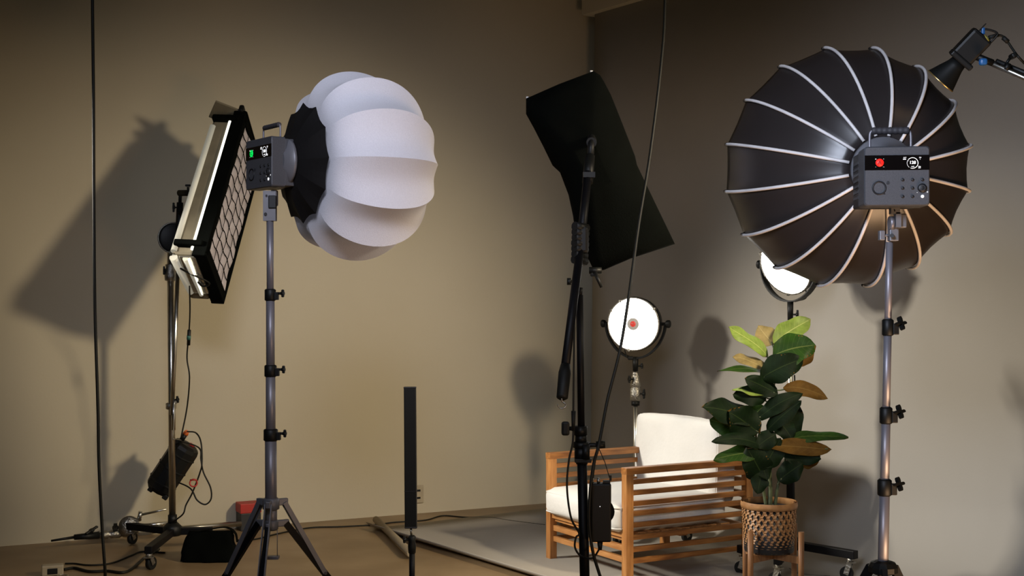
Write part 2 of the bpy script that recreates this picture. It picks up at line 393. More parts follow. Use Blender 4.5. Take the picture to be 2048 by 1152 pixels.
for tpts, r0 in zip(trunks, (.008, .012, .009)):
    sp = spline(tpts, 5); b = BM(); tube(b, sp, [r0*(1-.55*i/len(sp)) for i in range(len(sp))], 8); obj('stem', b, M['stem'], pl)
allt = [p for t in trunks for p in spline(t, 8)]
def leaf(bx, by, tx, ty, wpx, mt, under, flip=0, dz=0., droop=.1, dt=0., roll=.45, fold=.18, pw=.85):
    base = pp(bx, by, dz); tip = pp(tx, ty, dz+dt); ax = tip-base; L = ax.length; ax.normalize()
    n = Vector((0, -1, roll)); n = (n-ax*n.dot(ax)).normalized(); side = ax.cross(n).normalized()
    W = wpx/F*PD/2*(1.0 if mt == 'leaf_dark' else 1.06); NL, NW = 14, 8; b = BM(); uvl = b.loops.layers.uv.new('UVMap'); layers = []
    for off in (.0007, -.0007):
        g = []
        for i in range(NL+1):
            s = i/NL; wd = W*(math.sin(PI*min(1, s**pw))**.66)*(1+.07*math.sin(s*13+by))*(1 if s < 1 else 0)+.0008
            cen = base + ax*(L*s) + Vector((0,0,1))*(-droop*L*(s**2-.9*s)) + n*(.03*L*math.sin(s*5+bx))
            row = []
            for j in range(NW+1):
                v = -1+2*j/NW
                wave = .20*W*math.sin(s*9+bx*.7+v)*v*v
                row.append((b.verts.new(cen + side*(wd*v) + n*(wd*fold*abs(v)*1.1 - wd*.22*v*v + wave + off)), v, s))
            g.append(row)
        layers.append(g)
    def quad(vs4, mi, rev):
        if rev: vs4 = vs4[::-1]
        f = b.faces.new([q[0] for q in vs4]); f.material_index = mi; f.smooth = True
        for lp, q in zip(f.loops, vs4): lp[uvl].uv = (q[1], q[2])
    for li, g in enumerate(layers):
        for i in range(NL):
            for j in range(NW): quad([g[i][j], g[i][j+1], g[i+1][j+1], g[i+1][j]], (li ^ flip), li == 1)
    obj('leaf', b, [M[mt], M[under]], pl, recalc=False)
    q = min(allt, key=lambda p: (p-base).length + max(0, (p-base).z)*1.5)
    if (q-base).length > .004:
        b = BM(); mid = (q+base)/2 - Vector((0,0,.01)); tube(b, spline([q, mid, base+ax*.02], 4), .0035, 6); obj('petiole', b, M['stem'], pl)
U, U2, DK, MD, BR = 'leaf_under', 'leaf_under2', 'leaf_dark', 'leaf_mid', 'leaf_bright'
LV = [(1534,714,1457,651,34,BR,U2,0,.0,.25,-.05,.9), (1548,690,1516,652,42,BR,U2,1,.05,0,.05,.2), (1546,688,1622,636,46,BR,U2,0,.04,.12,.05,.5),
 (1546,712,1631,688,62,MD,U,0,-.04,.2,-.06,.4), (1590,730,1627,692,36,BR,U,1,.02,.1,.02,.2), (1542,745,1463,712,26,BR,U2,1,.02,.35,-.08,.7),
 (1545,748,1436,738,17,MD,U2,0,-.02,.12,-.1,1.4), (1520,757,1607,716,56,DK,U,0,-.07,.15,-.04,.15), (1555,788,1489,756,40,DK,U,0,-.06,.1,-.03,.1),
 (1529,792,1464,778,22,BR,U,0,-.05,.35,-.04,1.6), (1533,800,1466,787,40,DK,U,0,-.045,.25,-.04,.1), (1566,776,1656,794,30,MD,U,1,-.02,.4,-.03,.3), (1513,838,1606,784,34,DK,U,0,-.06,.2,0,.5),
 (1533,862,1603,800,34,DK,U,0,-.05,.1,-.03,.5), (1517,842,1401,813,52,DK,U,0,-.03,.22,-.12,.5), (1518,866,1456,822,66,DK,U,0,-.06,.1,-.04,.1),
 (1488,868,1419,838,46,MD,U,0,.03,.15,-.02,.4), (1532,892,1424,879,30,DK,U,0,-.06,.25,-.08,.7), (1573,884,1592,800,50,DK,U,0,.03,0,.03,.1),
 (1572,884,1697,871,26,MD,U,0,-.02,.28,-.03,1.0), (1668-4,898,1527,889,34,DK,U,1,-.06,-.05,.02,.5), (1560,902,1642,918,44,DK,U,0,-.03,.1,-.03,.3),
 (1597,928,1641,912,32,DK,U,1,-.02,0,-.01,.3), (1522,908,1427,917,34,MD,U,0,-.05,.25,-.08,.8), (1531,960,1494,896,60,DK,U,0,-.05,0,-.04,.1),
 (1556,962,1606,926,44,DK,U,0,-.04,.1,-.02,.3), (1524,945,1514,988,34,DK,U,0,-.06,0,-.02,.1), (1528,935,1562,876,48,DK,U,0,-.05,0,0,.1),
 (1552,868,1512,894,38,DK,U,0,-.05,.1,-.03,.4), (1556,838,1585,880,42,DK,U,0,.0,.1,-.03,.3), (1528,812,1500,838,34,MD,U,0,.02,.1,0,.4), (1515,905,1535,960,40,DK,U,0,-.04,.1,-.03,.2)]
for a in LV: leaf(*a)

# ------------------------------------------------------------------ generic pieces
def clamp_block(px, py, d, w, h, par, mt='black', name='clamp'):
    b = BM(); c = P(px, py, d); box(b, c, (w/F*d, max(w/F*d, .03), h/F*d), bev=.002)
    return obj(name, b, M[mt], par)
def star_knob(c, dirv, r, par, n=4, name='knob', mt='black', stem=.02):
    m = axis(c, dirv); b = BM(); poly = []
    for k in range(n*8):
        a = 2*PI*k/(n*8); q = r*(.62+.38*math.cos(n*a)); poly.append((q*math.cos(a), q*math.sin(a)))
    prism(b, poly, stem, stem+.012, m); cyl(b, m @ Vector((0,0,0)), m @ Vector((0,0,stem)), r*.28)
    return obj(name, b, M[mt], par)
def t_knob(c, dirv, w, h, par, name='knob', mt='black'):
    m = axis(c, dirv); b = BM(); cyl(b, m @ Vector((0,0,0)), m @ Vector((0,0,.016)), .005)
    box(b, (0, 0, .022), (w*.4, h, .012), m, .004); cyl(b, m @ Vector((0,0,.014)), m @ Vector((0,0,.028)), w*.3)
    return obj(name, b, M[mt], par)
def caster(root, top, r=.035, yaw=0):
    """wheel under the end of a leg; top = mounting point"""
    b = BM(); cyl(b, top, top-Vector((0,0,.018)), .018, seg=14)
    box(b, (top.x, top.y, top.z-.02), (.05, .05, .006), bev=.001)
    f = Vector((math.cos(yaw), math.sin(yaw), 0)); s = Vector((-f.y, f.x, 0)); wc = Vector((top.x, top.y, r+.001)) + f*.018
    for k in (-1, 1):
        bar(b, top+s*(.018*k)-Vector((0,0,.022)), wc+s*(.018*k)-Vector((0,0,.005)), .026, .003, up=s)
    fo = obj('caster_fork', b, M['castmetal'], root)
    b = BM(); cyl(b, wc-s*.012, wc+s*.012, r, seg=22); obj('caster_wheel', b, M['rubber'], fo)
def tripod(root, hub, zt, foot, angs, mt, brace=True):
    pass
def cable(name, pts, r, label, cat='cable', mt='cable', n=8, parent=None, group=None):
    b = BM(); tube(b, spline(pts, n), r, 8)
    o = obj(name, b, M[mt], parent, origin=None if parent else pts[-1])
    if parent is None: tag(o, label, cat, group)
    return o

# ------------------------------------------------------------------ panel light with two rows of controls (back of an LED lamp)
def led_lamp(root, o, right, back_n, W, H, D, glyph_mat, letter, vent_side):
    """o = centre of the control face, right = its right, back_n = outward normal of the face"""
    m = frame(o, right, None, back_n)     # x right, y up, z towards the viewer
    b = BM(); poly = rrect(W, H, .009); n = len(poly)
    prof = [(1, -D*.45), (1, -.004), (.97, 0)]
    rings = [[b.verts.new(m @ Vector((x*(s if abs(s-1) < 1e-6 else 1-(.003/(W/2))), y*(s if abs(s-1) < 1e-6 else 1-(.003/(H/2))), z))) for x, y in poly] for s, z in prof]
    for r1, r2 in zip(rings, rings[1:]):
        for k in range(n): b.faces.new((r1[k], r1[(k+1) % n], r2[(k+1) % n], r2[k]))
    b.faces.new(rings[0][::-1]); b.faces.new(rings[-1])
    body = obj('control_housing', b, M['housing'], root)
    b = BM(); box(b, (0, 0, -D*.72), (W*.96, H*.94, D*.55), m, .004); rear = obj('lamp_body', b, M['housing_dark' if vent_side else 'housing'], root)
    b = BM()
    for k in range(7): box(b, ((W*.48)*(-1), H*(.30-.10*k), -D*.72), (.003, H*.045, D*.40), m)
    for k in range(9): box(b, (W*(-.32+.08*k), H*.472, -D*.72), (W*.05, .003, D*.35), m)
    obj('cooling_fins', b, M['bracket' if not vent_side else 'housing'], rear)
    sx, sy = W, H
    b = BM(); box(b, (0, sy*.225, .0004), (sx*.985, sy*.25, .001), m); scr = obj('display', b, M['screen'], body)
    def at(u, v, z=.0012): return m @ Matrix.Translation((u*sx, v*sy, z))
    b = BM(); lathe(b, [(.0001, 0), (sx*.062, 0), (sx*.062, .0006), (.0001, .0006)], at(-.265, .225), 28, cap=False); dot = obj('mode_light', b, M[glyph_mat], scr)
    b = BM(); glyph(b, letter, sx*.085, at(-.265, .225, .002)); 
    obj('mode_letter', b, M['ink_dark'], scr)
    b = BM(); glyph(b, '128', sx*.066, at(.235, .222, .0015), bold=.0002); obj('readout_number', b, M['ink_white'], scr)
    b = BM(); glyph(b, '+4.8', sx*.026, at(.235, .155, .0015)); obj('readout_offset', b, M['ink_white'], scr)
    b = BM(); ring(b, sx*.083, .0008, at(.235, .215), -PI*.62, PI*.78); obj('level_arc', b, M['ink_white'], scr)
    b = BM(); ring(b, sx*.083, .0004, at(.235, .215), PI*.85, PI*1.3); obj('level_arc', b, M['ink_white'], scr)
    for u, v, t in ((-.325, .285, 'M'), (-.205, .285, '+'), (-.325, .155, '--'), (-.205, .155, '---'), (.118, .305, 'CCT'), (.112, .278, '5600'), (.165, .255, '11'), (.35, .305, 'CH'), (.35, .278, '1'), (.34, .155, 'Dim'), (.34, .132, 'LED')):
        b = BM(); glyph(b, t, sx*.023, at(u, v, .0015)); obj('status_text', b, M['ink_white'], scr)
    b = BM(); ring(b, sx*.098, .0022, at(-.27, -.20, .0004)); box(b, (-.195*sx, -.295*sy, .0005), (.004, .003, .002), m); obj('round_emblem', b, M['ink_dark'], body)
    b = BM(); ring(b, sx*.022, .0007, at(-.135, -.115, .0004)); lathe(b, [(.0001,0),(sx*.009,0),(.0001,.0008)], at(-.135, -.115, .0004), 12, cap=False); obj('sensor', b, M['ink_dark'], body)
    for i in range(3):
        for j in range(3):
            u, v = .085+.15*i, -.065-.14*j
            if (i, j) == (2, 1):
                b = BM(); lathe(b, [(sx*.07, 0), (sx*.07, .004), (sx*.05, .0065), (.0001, .0065)], at(u-.005, v, 0), 28, cap=False)
                dl = obj('dial', b, M['housing_dark'], body); b = BM(); ring(b, sx*.038, .0006, at(u-.005, v, .0068)); obj('dial_ring', b, M['housing'], dl)
                continue
            b = BM(); lathe(b, [(sx*.025, 0), (sx*.025, .0018), (sx*.018, .0026), (.0001, .0026)], at(u, v, 0), 18, cap=False)
            bt = obj('button', b, M['ink_white'] if (i, j) == (2, 2) else M['housing_dark'], body)
            if (i, j) == (2, 2): bt['label'] = 'white round button'
    b = BM(); glyph(b, '-', sx*.05, at(.305, -.275, .0006)); glyph(b, '+', sx*.05, at(.46, -.275, .0006)); obj('dial_marks', b, M['ink_white'], body)
    # carrying handle
    hw = W*.30; hz = -D*.45; hh = H*.5+.052
    b = BM()
    for s in (-1, 1):
        tube(b, spline([m @ Vector((s*hw*1.07, H/2-.004, hz)), m @ Vector((s*hw*1.07, hh-.014, hz)), m @ Vector((s*hw, hh-.002, hz)), m @ Vector((s*hw*.85, hh, hz))], 4), .0036, 8)
    cyl(b, m @ Vector((-hw*.9, hh, hz)), m @ Vector((hw*.9, hh, hz)), .0036)
    hd = obj('handle', b, M['gunmetal'], root)
    b = BM(); pr = []
    for k in range(33): pr.append((.0085+.0016*abs(math.sin(k*PI/32*7)), -hw*.97+k*2*hw*.97/32))
    lathe(b, pr, m @ Matrix.Translation((0, hh, hz)) @ Matrix.Rotation(PI/2, 4, 'Y'), 16); obj('handle_grip', b, M['grip'], hd)
    return m

# ---- lamp and dish softbox on the right
RD = 3.45
rt = P(1779, 484, RD); rb_ = P(1766, 1130, RD); foot = Vector((rb_.x-.004, RD, 0))
def photo_stand(name, label, top, hub, d, radii, clampys, ang0, mt_hub, zfoot, knobstyle, foot_r):
    root = thing(name, label, 'light stand', (hub.x, d, 0))
    ys = [top.z] + [CH-(y-600)/F*d for y in clampys] + [hub.z-.05]
    def pt(z): t = (top.z-z)/(top.z-hub.z); return Vector((top.x+(hub.x-top.x)*t, d, z))
    for i in range(len(ys)-1):
        b = BM(); cyl(b, pt(ys[i]), pt(ys[i+1]-.02), radii[i], seg=20); obj('pole_section', b, M['gunmetal'], root)
    for i, z in enumerate(ys[1:-1]):
        c = pt(z); r = radii[i+1]+.005
        b = BM(); lathe(b, [(r-.004, .023), (r, .019), (r, -.019), (r-.003, -.022)], Matrix.Translation(c), 20); box(b, (c.x+r+.003, c.y-.004, c.z-.004), (.016, .022, .030), bev=.002)
        cl = obj('clamp', b, M['black'], root)
        if knobstyle == 'star': star_knob(c+Vector((r+.006, -.005, .006)), (.55, -.75, .35), .019, cl, stem=.010)
        else: t_knob(c+Vector((r+.006, 0, .006)), (1, -.25, 0), .022, .030, cl)
    return root, pt
stR, ptR = photo_stand('light_stand', 'grey metal light stand with black star knob clamps under the black dish softbox', rt, rb_, RD, (.0095, .0105, .0120, .0140), (655, 831, 975), 0, 'black', 0, 'star', .4)
b = BM(); lathe(b, [(.020, .012), (.032, .008), (.040, -.004), (.040, -.018), (.026, -.024)], Matrix.Translation(rb_), 12, smooth=False); hb = obj('hub', b, M['black'], stR)
b = BM(); cyl(b, rb_-Vector((0,0,.02)), (rb_.x, RD, .19), .011); obj('pole_core', b, M['gunmetal'], stR)
b = BM(); lathe(b, [(.016, .215), (.03, .21), (.03, .19), (.016, .185)], Matrix.Translation((rb_.x, RD, 0)), 12, smooth=False); obj('lower_hub', b, M['black'], stR)
for k in range(3):
    a = math.radians(-100+120*k); dv = Vector((math.cos(a), math.sin(a), 0)); h0 = rb_ + dv*.034 - Vector((0,0,.008)); h1 = Vector((rb_.x, RD, .012)) + dv*.42
    b = BM(); bar(b, h0, h1, .014, .024); lg = obj('leg', b, M['legblack'], stR)
    b = BM(); lathe(b, [(.012, .012), (.016, 0), (.016, -.010), (.010, -.012)], Matrix.Translation(h1), 12); obj('foot', b, M['rubber'], lg)
    b = BM(); bar(b, Vector((rb_.x, RD, .20))+dv*.028, h0.lerp(h1, .52), .006, .014); obj('strut', b, M['bracket'], stR)
# lamp head
fc = P(1794, 352, 3.33); rgt = Vector((1, -.10, 0)); fn = Vector((-.10, -1, 0)).normalized()
LR = thing('studio_light', 'square backed charcoal studio light showing a red letter A on its display', 'studio light', P(1784, 415, 3.45))
mR = led_lamp(LR, fc, rgt, fn, .167, .155, .20, 'glow_red', 'A', True)
axR = Vector((0, 1, .10)).normalized()
apex = P(1765, 338, 3.58)
b = BM(); lathe(b, [(.055, -.07), (.062, -.02), (.088, -.012), (.090, .0), (.080, .012), (.05, .012)], axis(apex, axR), 40); obj('mount_ring', b, M['bracket'], LR)
b = BM(); x = P(1788, 470, RD)
bar(b, P(1789, 410, 3.42), P(1789, 428, 3.42), .024, .022, up=(0,1,0)); bar(b, P(1795, 425, 3.42), P(1795, 455, 3.42), .014, .022, up=(0,1,0))
yk = obj('tilt_bracket', b, M['bracket'], LR)
b = BM(); cyl(b, P(1778, 446, 3.43), P(1786, 446, 3.43), .018, seg=20); obj('tilt_joint', b, M['gunmetal'], yk)
b = BM(); box(b, P(1786, 463, 3.44), (.024, .026, .052), bev=.002); obj('spigot_block', b, M['bracket'], yk)
b = BM(); box(b, P(1803, 442, 3.44), (.020, .03, .038), bev=.003); obj('tilt_lock', b, M['bracket'], yk)
b = BM(); box(b, P(1763, 471, 3.44), (.014, .02, .026), bev=.002); cyl(b, P(1763, 471, 3.44), P(1780, 471, 3.44), .004); obj('lock_knob', b, M['bracket'], yk)
b = BM()
for px, py, r in ((1784, 471, .0055), (1788, 421, .0035)): cyl(b, P(px, py, 3.409), P(px, py, 3.425), r)
obj('bolt', b, M['ink_dark'], yk)
# dish softbox
SB = thing('dish_softbox', 'big black dish softbox with sixteen white ribs, seen from behind', 'softbox', apex)
rimc = P(1686, 336, 4.0); ax_ = (rimc-apex); dep = ax_.length; mS = axis(apex, ax_); RS = 237/F*4.0
xs = mS.to_3x3() @ Vector((1,0,0)); 
def dish_pt(t, a, off=0):   # t 0..1 along the rib
    th = math.asin(.235) + (PI*.50-math.asin(.235))*t
    r = RS*math.sin(th)+off; z = dep*(1-math.cos(th))/(1-0)
    return mS @ Vector((r*math.cos(a), r*math.sin(a), z-off*.3))
N = 16; b = BM(); rows = []
for i in range(17):
    row = []
    for k in range(N*4):
        j, q = divmod(k, 4); a0 = 2*PI*(j+.5)/N; a1 = 2*PI*(j+1.5)/N
        p0 = dish_pt(i/16, a0); p1 = dish_pt(i/16, a1); p = p0.lerp(p1, q/4)
        cen = mS @ Vector((0, 0, (mS.inverted() @ p).z)); sag = .035*math.sin(PI*q/4)*(1-(i/16)**6*.7)
        row.append(b.verts.new(p + (cen-p)*sag*.6))
    rows.append(row)
n = N*4
for a, c in zip(rows, rows[1:]):
    for k in range(n): b.faces.new((a[k], a[(k+1) % n], c[(k+1) % n], c[k])).smooth = True
sh = obj('black_shell', b, [M['dish'], M['inner']], SB)
md = sh.modifiers.new('s', 'SOLIDIFY'); md.thickness = .0025; md.offset = -1; md.use_quality_normals = True
for j in range(N):
    a0 = 2*PI*(j+.5)/N
    b = BM(); tube(b, [dish_pt(t/20*.985+.0, a0, .0055) for t in range(21)], .0048, 8); rb = obj('rib', b, M['rod'], SB)
    b = BM(); e = dish_pt(1, a0, .004); e0 = dish_pt(.985, a0, .004); cyl(b, e0, e+(e-e0).normalized()*.006, .0062, .005, 8); 
    obj('rib_tip', b, M['black'], rb)
b = BM(); prf = [mS @ Vector((RS*.985*math.cos(2*PI*(j+.5)/N), RS*.985*math.sin(2*PI*(j+.5)/N), dep-.012)) for j in range(N)]
vv = [b.verts.new(p) for p in prf]; v2 = [b.verts.new(p+ax_.normalized()*.002) for p in prf]
b.faces.new(vv); b.faces.new(v2[::-1])
for k in range(N): b.faces.new((vv[k], vv[(k+1) % N], v2[(k+1) % N], v2[k]))
obj('front_diffuser', b, M['inner'], SB)

# ---- lamp and lantern on the left
LD = 4.9
lt_ = P(540, 440, LD); lh = P(542, 1002, LD)
stL, ptL = photo_stand('light_stand', 'grey metal tripod light stand with T-shaped knobs holding the lantern light', lt_, lh, LD, (.0135, .0165, .0185, .0225), (590, 742, 870), 0, 'bracket', 0, 'T', .4)
hubz = lh.z
b = BM(); lathe(b, [(.026, .012), (.032, .006), (.032, -.030), (.024, -.034)], Matrix.Translation(lh), 20)
for k in range(3):
    a = math.radians(-90+120*k); dv = Vector((math.cos(a), math.sin(a), 0)); box(b, (0,0,0), (.050, .018, .026), frame(lh+dv*.042+Vector((0,0,-.006)), dv, None, (0,0,1)), .003)
obj('upper_hub', b, M['bracket'], stL)
lh2 = Vector((lh.x, LD, CH-(1048-600)/F*LD))
b = BM(); lathe(b, [(.024, .016), (.028, .010), (.028, -.018), (.022, -.024)], Matrix.Translation(lh2), 20)
for k in range(3):
    a = math.radians(-90+120*k); dv = Vector((math.cos(a), math.sin(a), 0)); box(b, (0,0,0), (.055, .016, .026), frame(lh2+dv*.045, dv, None, (0,0,1)), .004)
obj('lower_hub', b, M['bracket'], stL)
b = BM(); cyl(b, lh, (lh.x, LD, lh2.z-.02), .0235, seg=20); obj('pole_section', b, M['gunmetal'], stL)
b = BM(); cyl(b, (lh.x-.024, LD, lh2.z), (lh.x-.024, LD, lh2.z-.125), .0015, seg=6); cyl(b, (lh.x+.024, LD, lh2.z), (lh.x+.024, LD, lh2.z-.125), .0015, seg=6); box(b, (lh.x, LD, lh2.z-.128), (.062, .03, .012), bev=.002); obj('spring_guide', b, M['gunmetal'], stL)
for k in range(3):
    a = math.radians(-90+120*k); dv = Vector((math.cos(a), math.sin(a), 0))
    p0 = lh2 + dv*.058; p1 = Vector((lh.x, LD, .012)) + dv*.50
    b = BM(); bar(b, p0, p1, .018, .024); lg = obj('leg', b, M['legblack'], stL)
    b = BM(); lathe(b, [(.014, .012), (.018, 0), (.018, -.010), (.012, -.012)], Matrix.Translation(p1), 12); obj('foot', b, M['rubber'], lg)
    u0 = lh + dv*.052 + Vector((0,0,-.008)); u1 = p0.lerp(p1, .36)
    b = BM(); sv = Vector((-dv.y, dv.x, 0))
    for s in (-1, 1): bar(b, u0+sv*.012*s, u1+sv*.012*s, .004, .018, up=dv); cyl(b, u1-sv*.018, u1+sv*.018, .006)
    obj('strut', b, M['bracket'], stL)
al = math.radians(33); uL = Vector((math.cos(al), math.sin(al), 0)); vL = Vector((math.sin(al), -math.cos(al), 0))   # uL = where the lamp points
LL = thing('studio_light', 'charcoal studio light turned sideways showing a green letter C on its display', 'studio light', P(541, 384, LD))
ub = Vector((.80, .60, 0)); 
bc_ = P(517, 327, 4.93)
mL = led_lamp(LL, bc_, Vector((.60, -.80, 0)), Vector((-.80, -.60, 0)), .225, .192, .125, 'glow_green', 'C', False)
apexL = P(573, 324, LD+.02)
b = BM(); lathe(b, [(.05, -.03), (.06, -.015), (.088, -.006), (.088, .006), (.075, .012), (.05, .012)], axis(apexL, uL), 36); obj('mount_ring', b, M['bracket'], LL)
b = BM(); bar(b, P(540, 382, LD), P(540, 442, LD), .048, .03, up=(0,1,0)); yk = obj('tilt_bracket', b, M['bracket'], LL)
b = BM(); box(b, P(545, 404, LD-.012), (.03, .02, .05), bev=.004); obj('tilt_lock', b, M['housing_dark'], yk)
b = BM(); box(b, P(549, 396, LD+.01), (.022, .04, .06), bev=.004); obj('bracket_arm', b, M['gunmetal'], yk)
b = BM(); cyl(b, P(531, 428, LD-.02), P(531, 428, LD-.014), .006); cyl(b, P(533, 391, LD-.02), P(533, 391, LD-.014), .004); obj('bolt', b, M['ink_dark'], yk)
# lantern
LT = thing('lantern_softbox', 'white pumpkin shaped lantern softbox with a black umbrella skirt', 'softbox', apexL)
mT = frame(apexL, vL, None, uL); px_m = 5.08/F
s1 = 16/.89*px_m; RK = 118*px_m
b = BM(); N = 12; rows = []
for i in range(9):
    t = i/8; row = []
    for k in range(N*4):
        j, q = divmod(k, 4); a0, a1 = 2*PI*j/N, 2*PI*(j+1)/N; r = .07+(RK-.07)*t; r2 = r
        p0 = Vector((r*math.cos(a0), r*math.sin(a0), .012+s1*1.6*t**1.6)); p1 = Vector((r*math.cos(a1), r*math.sin(a1), .012+s1*1.6*t**1.6))
        p = p0.lerp(p1, q/4); f = 1-.055*math.sin(PI*q/4)*t; p.x *= f; p.y *= f
        row.append(b.verts.new(mT @ p))
    rows.append(row)
for a, c in zip(rows, rows[1:]):
    for k in range(N*4): b.faces.new((a[k], a[(k+1) % (N*4)], c[(k+1) % (N*4)], c[k]))
sk = obj('black_skirt', b, M['skirt'], LT); md = sk.modifiers.new('s', 'SOLIDIFY'); md.thickness = .002
zc = .295; cf = .300; RG = 189*px_m
b = BM(); rows = []; NQ = 12
for i in range(0, 50):
    th = PI*(i/50); row = []
    ct, st = math.cos(th), math.sin(th)
    if ct > 0: z = zc-(zc-.088)*ct; r0 = RK*.88+(RG-RK*.88)*st**.9
    else: z = zc+cf*abs(ct); r0 = RG*st**.92
    for k in range(N*NQ):
        j, q = divmod(k, NQ); a = 2*PI*k/(N*NQ)
        r = r0*(1-.115*math.sin(PI*q/NQ)**.9*(1 if ct < 0 else .35+.65*st))
        row.append(b.verts.new(mT @ Vector((r*math.cos(a), r*math.sin(a), z))))
    rows.append(row)
rows = [r for r in rows if True]
for a, c in zip(rows, rows[1:]):
    for k in range(N*NQ): b.faces.new((a[k], a[(k+1) % (N*NQ)], c[(k+1) % (N*NQ)], c[k])).smooth = True
b.faces.new(rows[-1]); b.faces.new(rows[0][::-1])
# keep creases at the ribs sharp
for row in (rows,):
    for a, c in zip(rows, rows[1:]):
        for k in range(0, N*NQ, NQ):
            e = b.edges.get((a[k], c[k]))
            if e: e.smooth = False
obj('white_globe', b, M['lantern'], LT)
b = BM(); e = mT @ Vector((0, 0, zc+cf)); cyl(b, e-uL*.01, e+uL*.010, .018, .006); obj('end_cap', b, M['inner'], LT)

# ------------------------------------------------------------------ tube light bank with a honeycomb grid
Lv = Vector((-.088, -.60, -.825)); Wv = Vector((.017, .35, -.234)); Lv.normalize(); Wv = (Wv-Lv*Wv.dot(Lv)).normalized(); Tv = Lv.cross(Wv)
if Tv.x > 0: Tv = -Tv
LL_, WW_, TT_ = 1.05, .43, .19
A0 = P(489, 226, 7.45)
root = thing('tube_light_bank', 'long tilted light bank with foil sides and a grey honeycomb grid on a wheeled stand', 'studio light', A0+Lv*LL_*.5+Tv*TT_)
mB = Matrix((Lv, Wv, Tv)).transposed().to_4x4(); mB.translation = A0    # x along, y across, z to the back
b = BM()
prismp = [(0, .06), (LL_, .06), (LL_, WW_-.06), (0, WW_-.06)]
box(b, (LL_/2, WW_/2, TT_*.62), (LL_, WW_*.96, TT_*.66), mB, .02); body = obj('tube_housing', b, M['foil_matte'], root)
b = BM(); cyl(b, mB @ Vector((LL_*.03, .0, .070)), mB @ Vector((LL_*.97, .0, .070)), .009); obj('lit_tube', b, M['diffuse_on'], body)
b = BM(); cyl(b, mB @ Vector((LL_*.10, .012, TT_*.88)), mB @ Vector((LL_*.98, .012, TT_*.90)), .018, .018, 20); obj('foil_strip', b, M['foil_glow'], body)
b = BM(); box(b, (LL_+.006, WW_*.42, TT_*.50), (.012, WW_*.76, TT_*.50), mB, .01); obj('foil_end', b, M['foil'], body)
b = BM(); cyl(b, mB @ Vector((LL_+.012, .02, TT_*.88)), mB @ Vector((LL_+.004, WW_*.80, TT_*.80)), .022, .018, 16); obj('foil_strip', b, M['foil_glow'], body)
b = BM(); cyl(b, mB @ Vector((LL_+.016, .02, .100)), mB @ Vector((LL_+.006, WW_*.84, .095)), .016, .012, 16); obj('foil_strip', b, M['foil_glow'], body)
b = BM(); cyl(b, mB @ Vector((LL_+.020, .02, .082)), mB @ Vector((LL_+.016, WW_*.80, .085)), .006, .004, 12); obj('lit_tube', b, M['diffuse_on'], body)
b = BM()
th = .055
box(b, (LL_/2, 0, .025), (LL_+.02, .018, .074), mB, .004); box(b, (LL_/2, WW_, .02), (LL_+.02, .014, th+.02), mB, .004)
box(b, (0, WW_/2, .02), (.014, WW_+.014, th+.02), mB, .004); box(b, (LL_, WW_/2, .02), (.014, WW_+.014, th+.02), mB, .004)
box(b, (LL_/2, .016, -.008), (LL_, .03, .01), mB); box(b, (LL_-.03, WW_/2, -.008), (.06, WW_, .01), mB); box(b, (.03, WW_/2, -.008), (.06, WW_, .01), mB)
obj('black_rim', b, M['blackfab'], root)
b = BM(); NXg, NYg = 12, 4; g = []
for i in range(NXg*4+1):
    row = []
    for j in range(NYg*4+1):
        u = .05+(LL_-.10)*i/(NXg*4); v = .03+(WW_-.05)*j/(NYg*4)
        bul = -.006-.007*abs(math.sin(PI*j/4))*abs(math.sin(PI*i/4))**.5 + .004*math.sin(i*.5+j*.8)
        row.append(b.verts.new(mB @ Vector((u + .007*math.sin(j*.7+i*.13), v + .006*math.sin(i*.55), bul))))
    g.append(row)
for i in range(NXg*4):
    for j in range(NYg*4): b.faces.new((g[i][j], g[i+1][j], g[i+1][j+1], g[i][j+1])).smooth = True
gd = obj('honeycomb_grid', b, M['grid'], root)
b = BM()
for j in range(0, NYg+1):
    tube(b, [mB @ Vector((.05+(LL_-.10)*i/48 + .007*math.sin(j*4*.7+i*.13), .03+(WW_-.05)*j/NYg + .006*math.sin(i*.55), -.013)) for i in range(49)], .0016, 6)
for i in range(0, NXg+1):
    tube(b, [mB @ Vector((.05+(LL_-.10)*i/NXg + .007*math.sin(j*.7+i*4*.13), .03+(WW_-.05)*j/24 + .006*math.sin(i*4*.55), -.012)) for j in range(25)], .0026, 6)
obj('grid_stitching', b, M['blackfab'], gd)
for q in (.985, .1):
    b = BM(); box(b, (LL_*q-.05, .0, TT_*.5), (.035, .05, TT_*.85), mB, .008); obj('strap', b, M['blackfab'], root)
b = BM(); box(b, (-.012, .08, TT_*.5), (.012, .15, .16), mB @ Matrix.Rotation(.5, 4, 'X'), .002); obj('tape_tab', b, M['foil_matte'], root)
b = BM()
for q, w_ in ((0, .0), (0, .20)): box(b, (-.02, w_, .02), (.05, .05, .03), mB, .01)
obj('corner_block', b, M['black'], root)
b = BM(); tube(b, spline([mB @ Vector(p) for p in ((LL_*.99, 0, TT_), (LL_+.02, .10, TT_*.8), (LL_+.02, .22, .02), (LL_+.02, .26, .06), (LL_+.02, .22, .08))], 5), .006, 6); obj('elastic_loop', b, M['cable'], root)
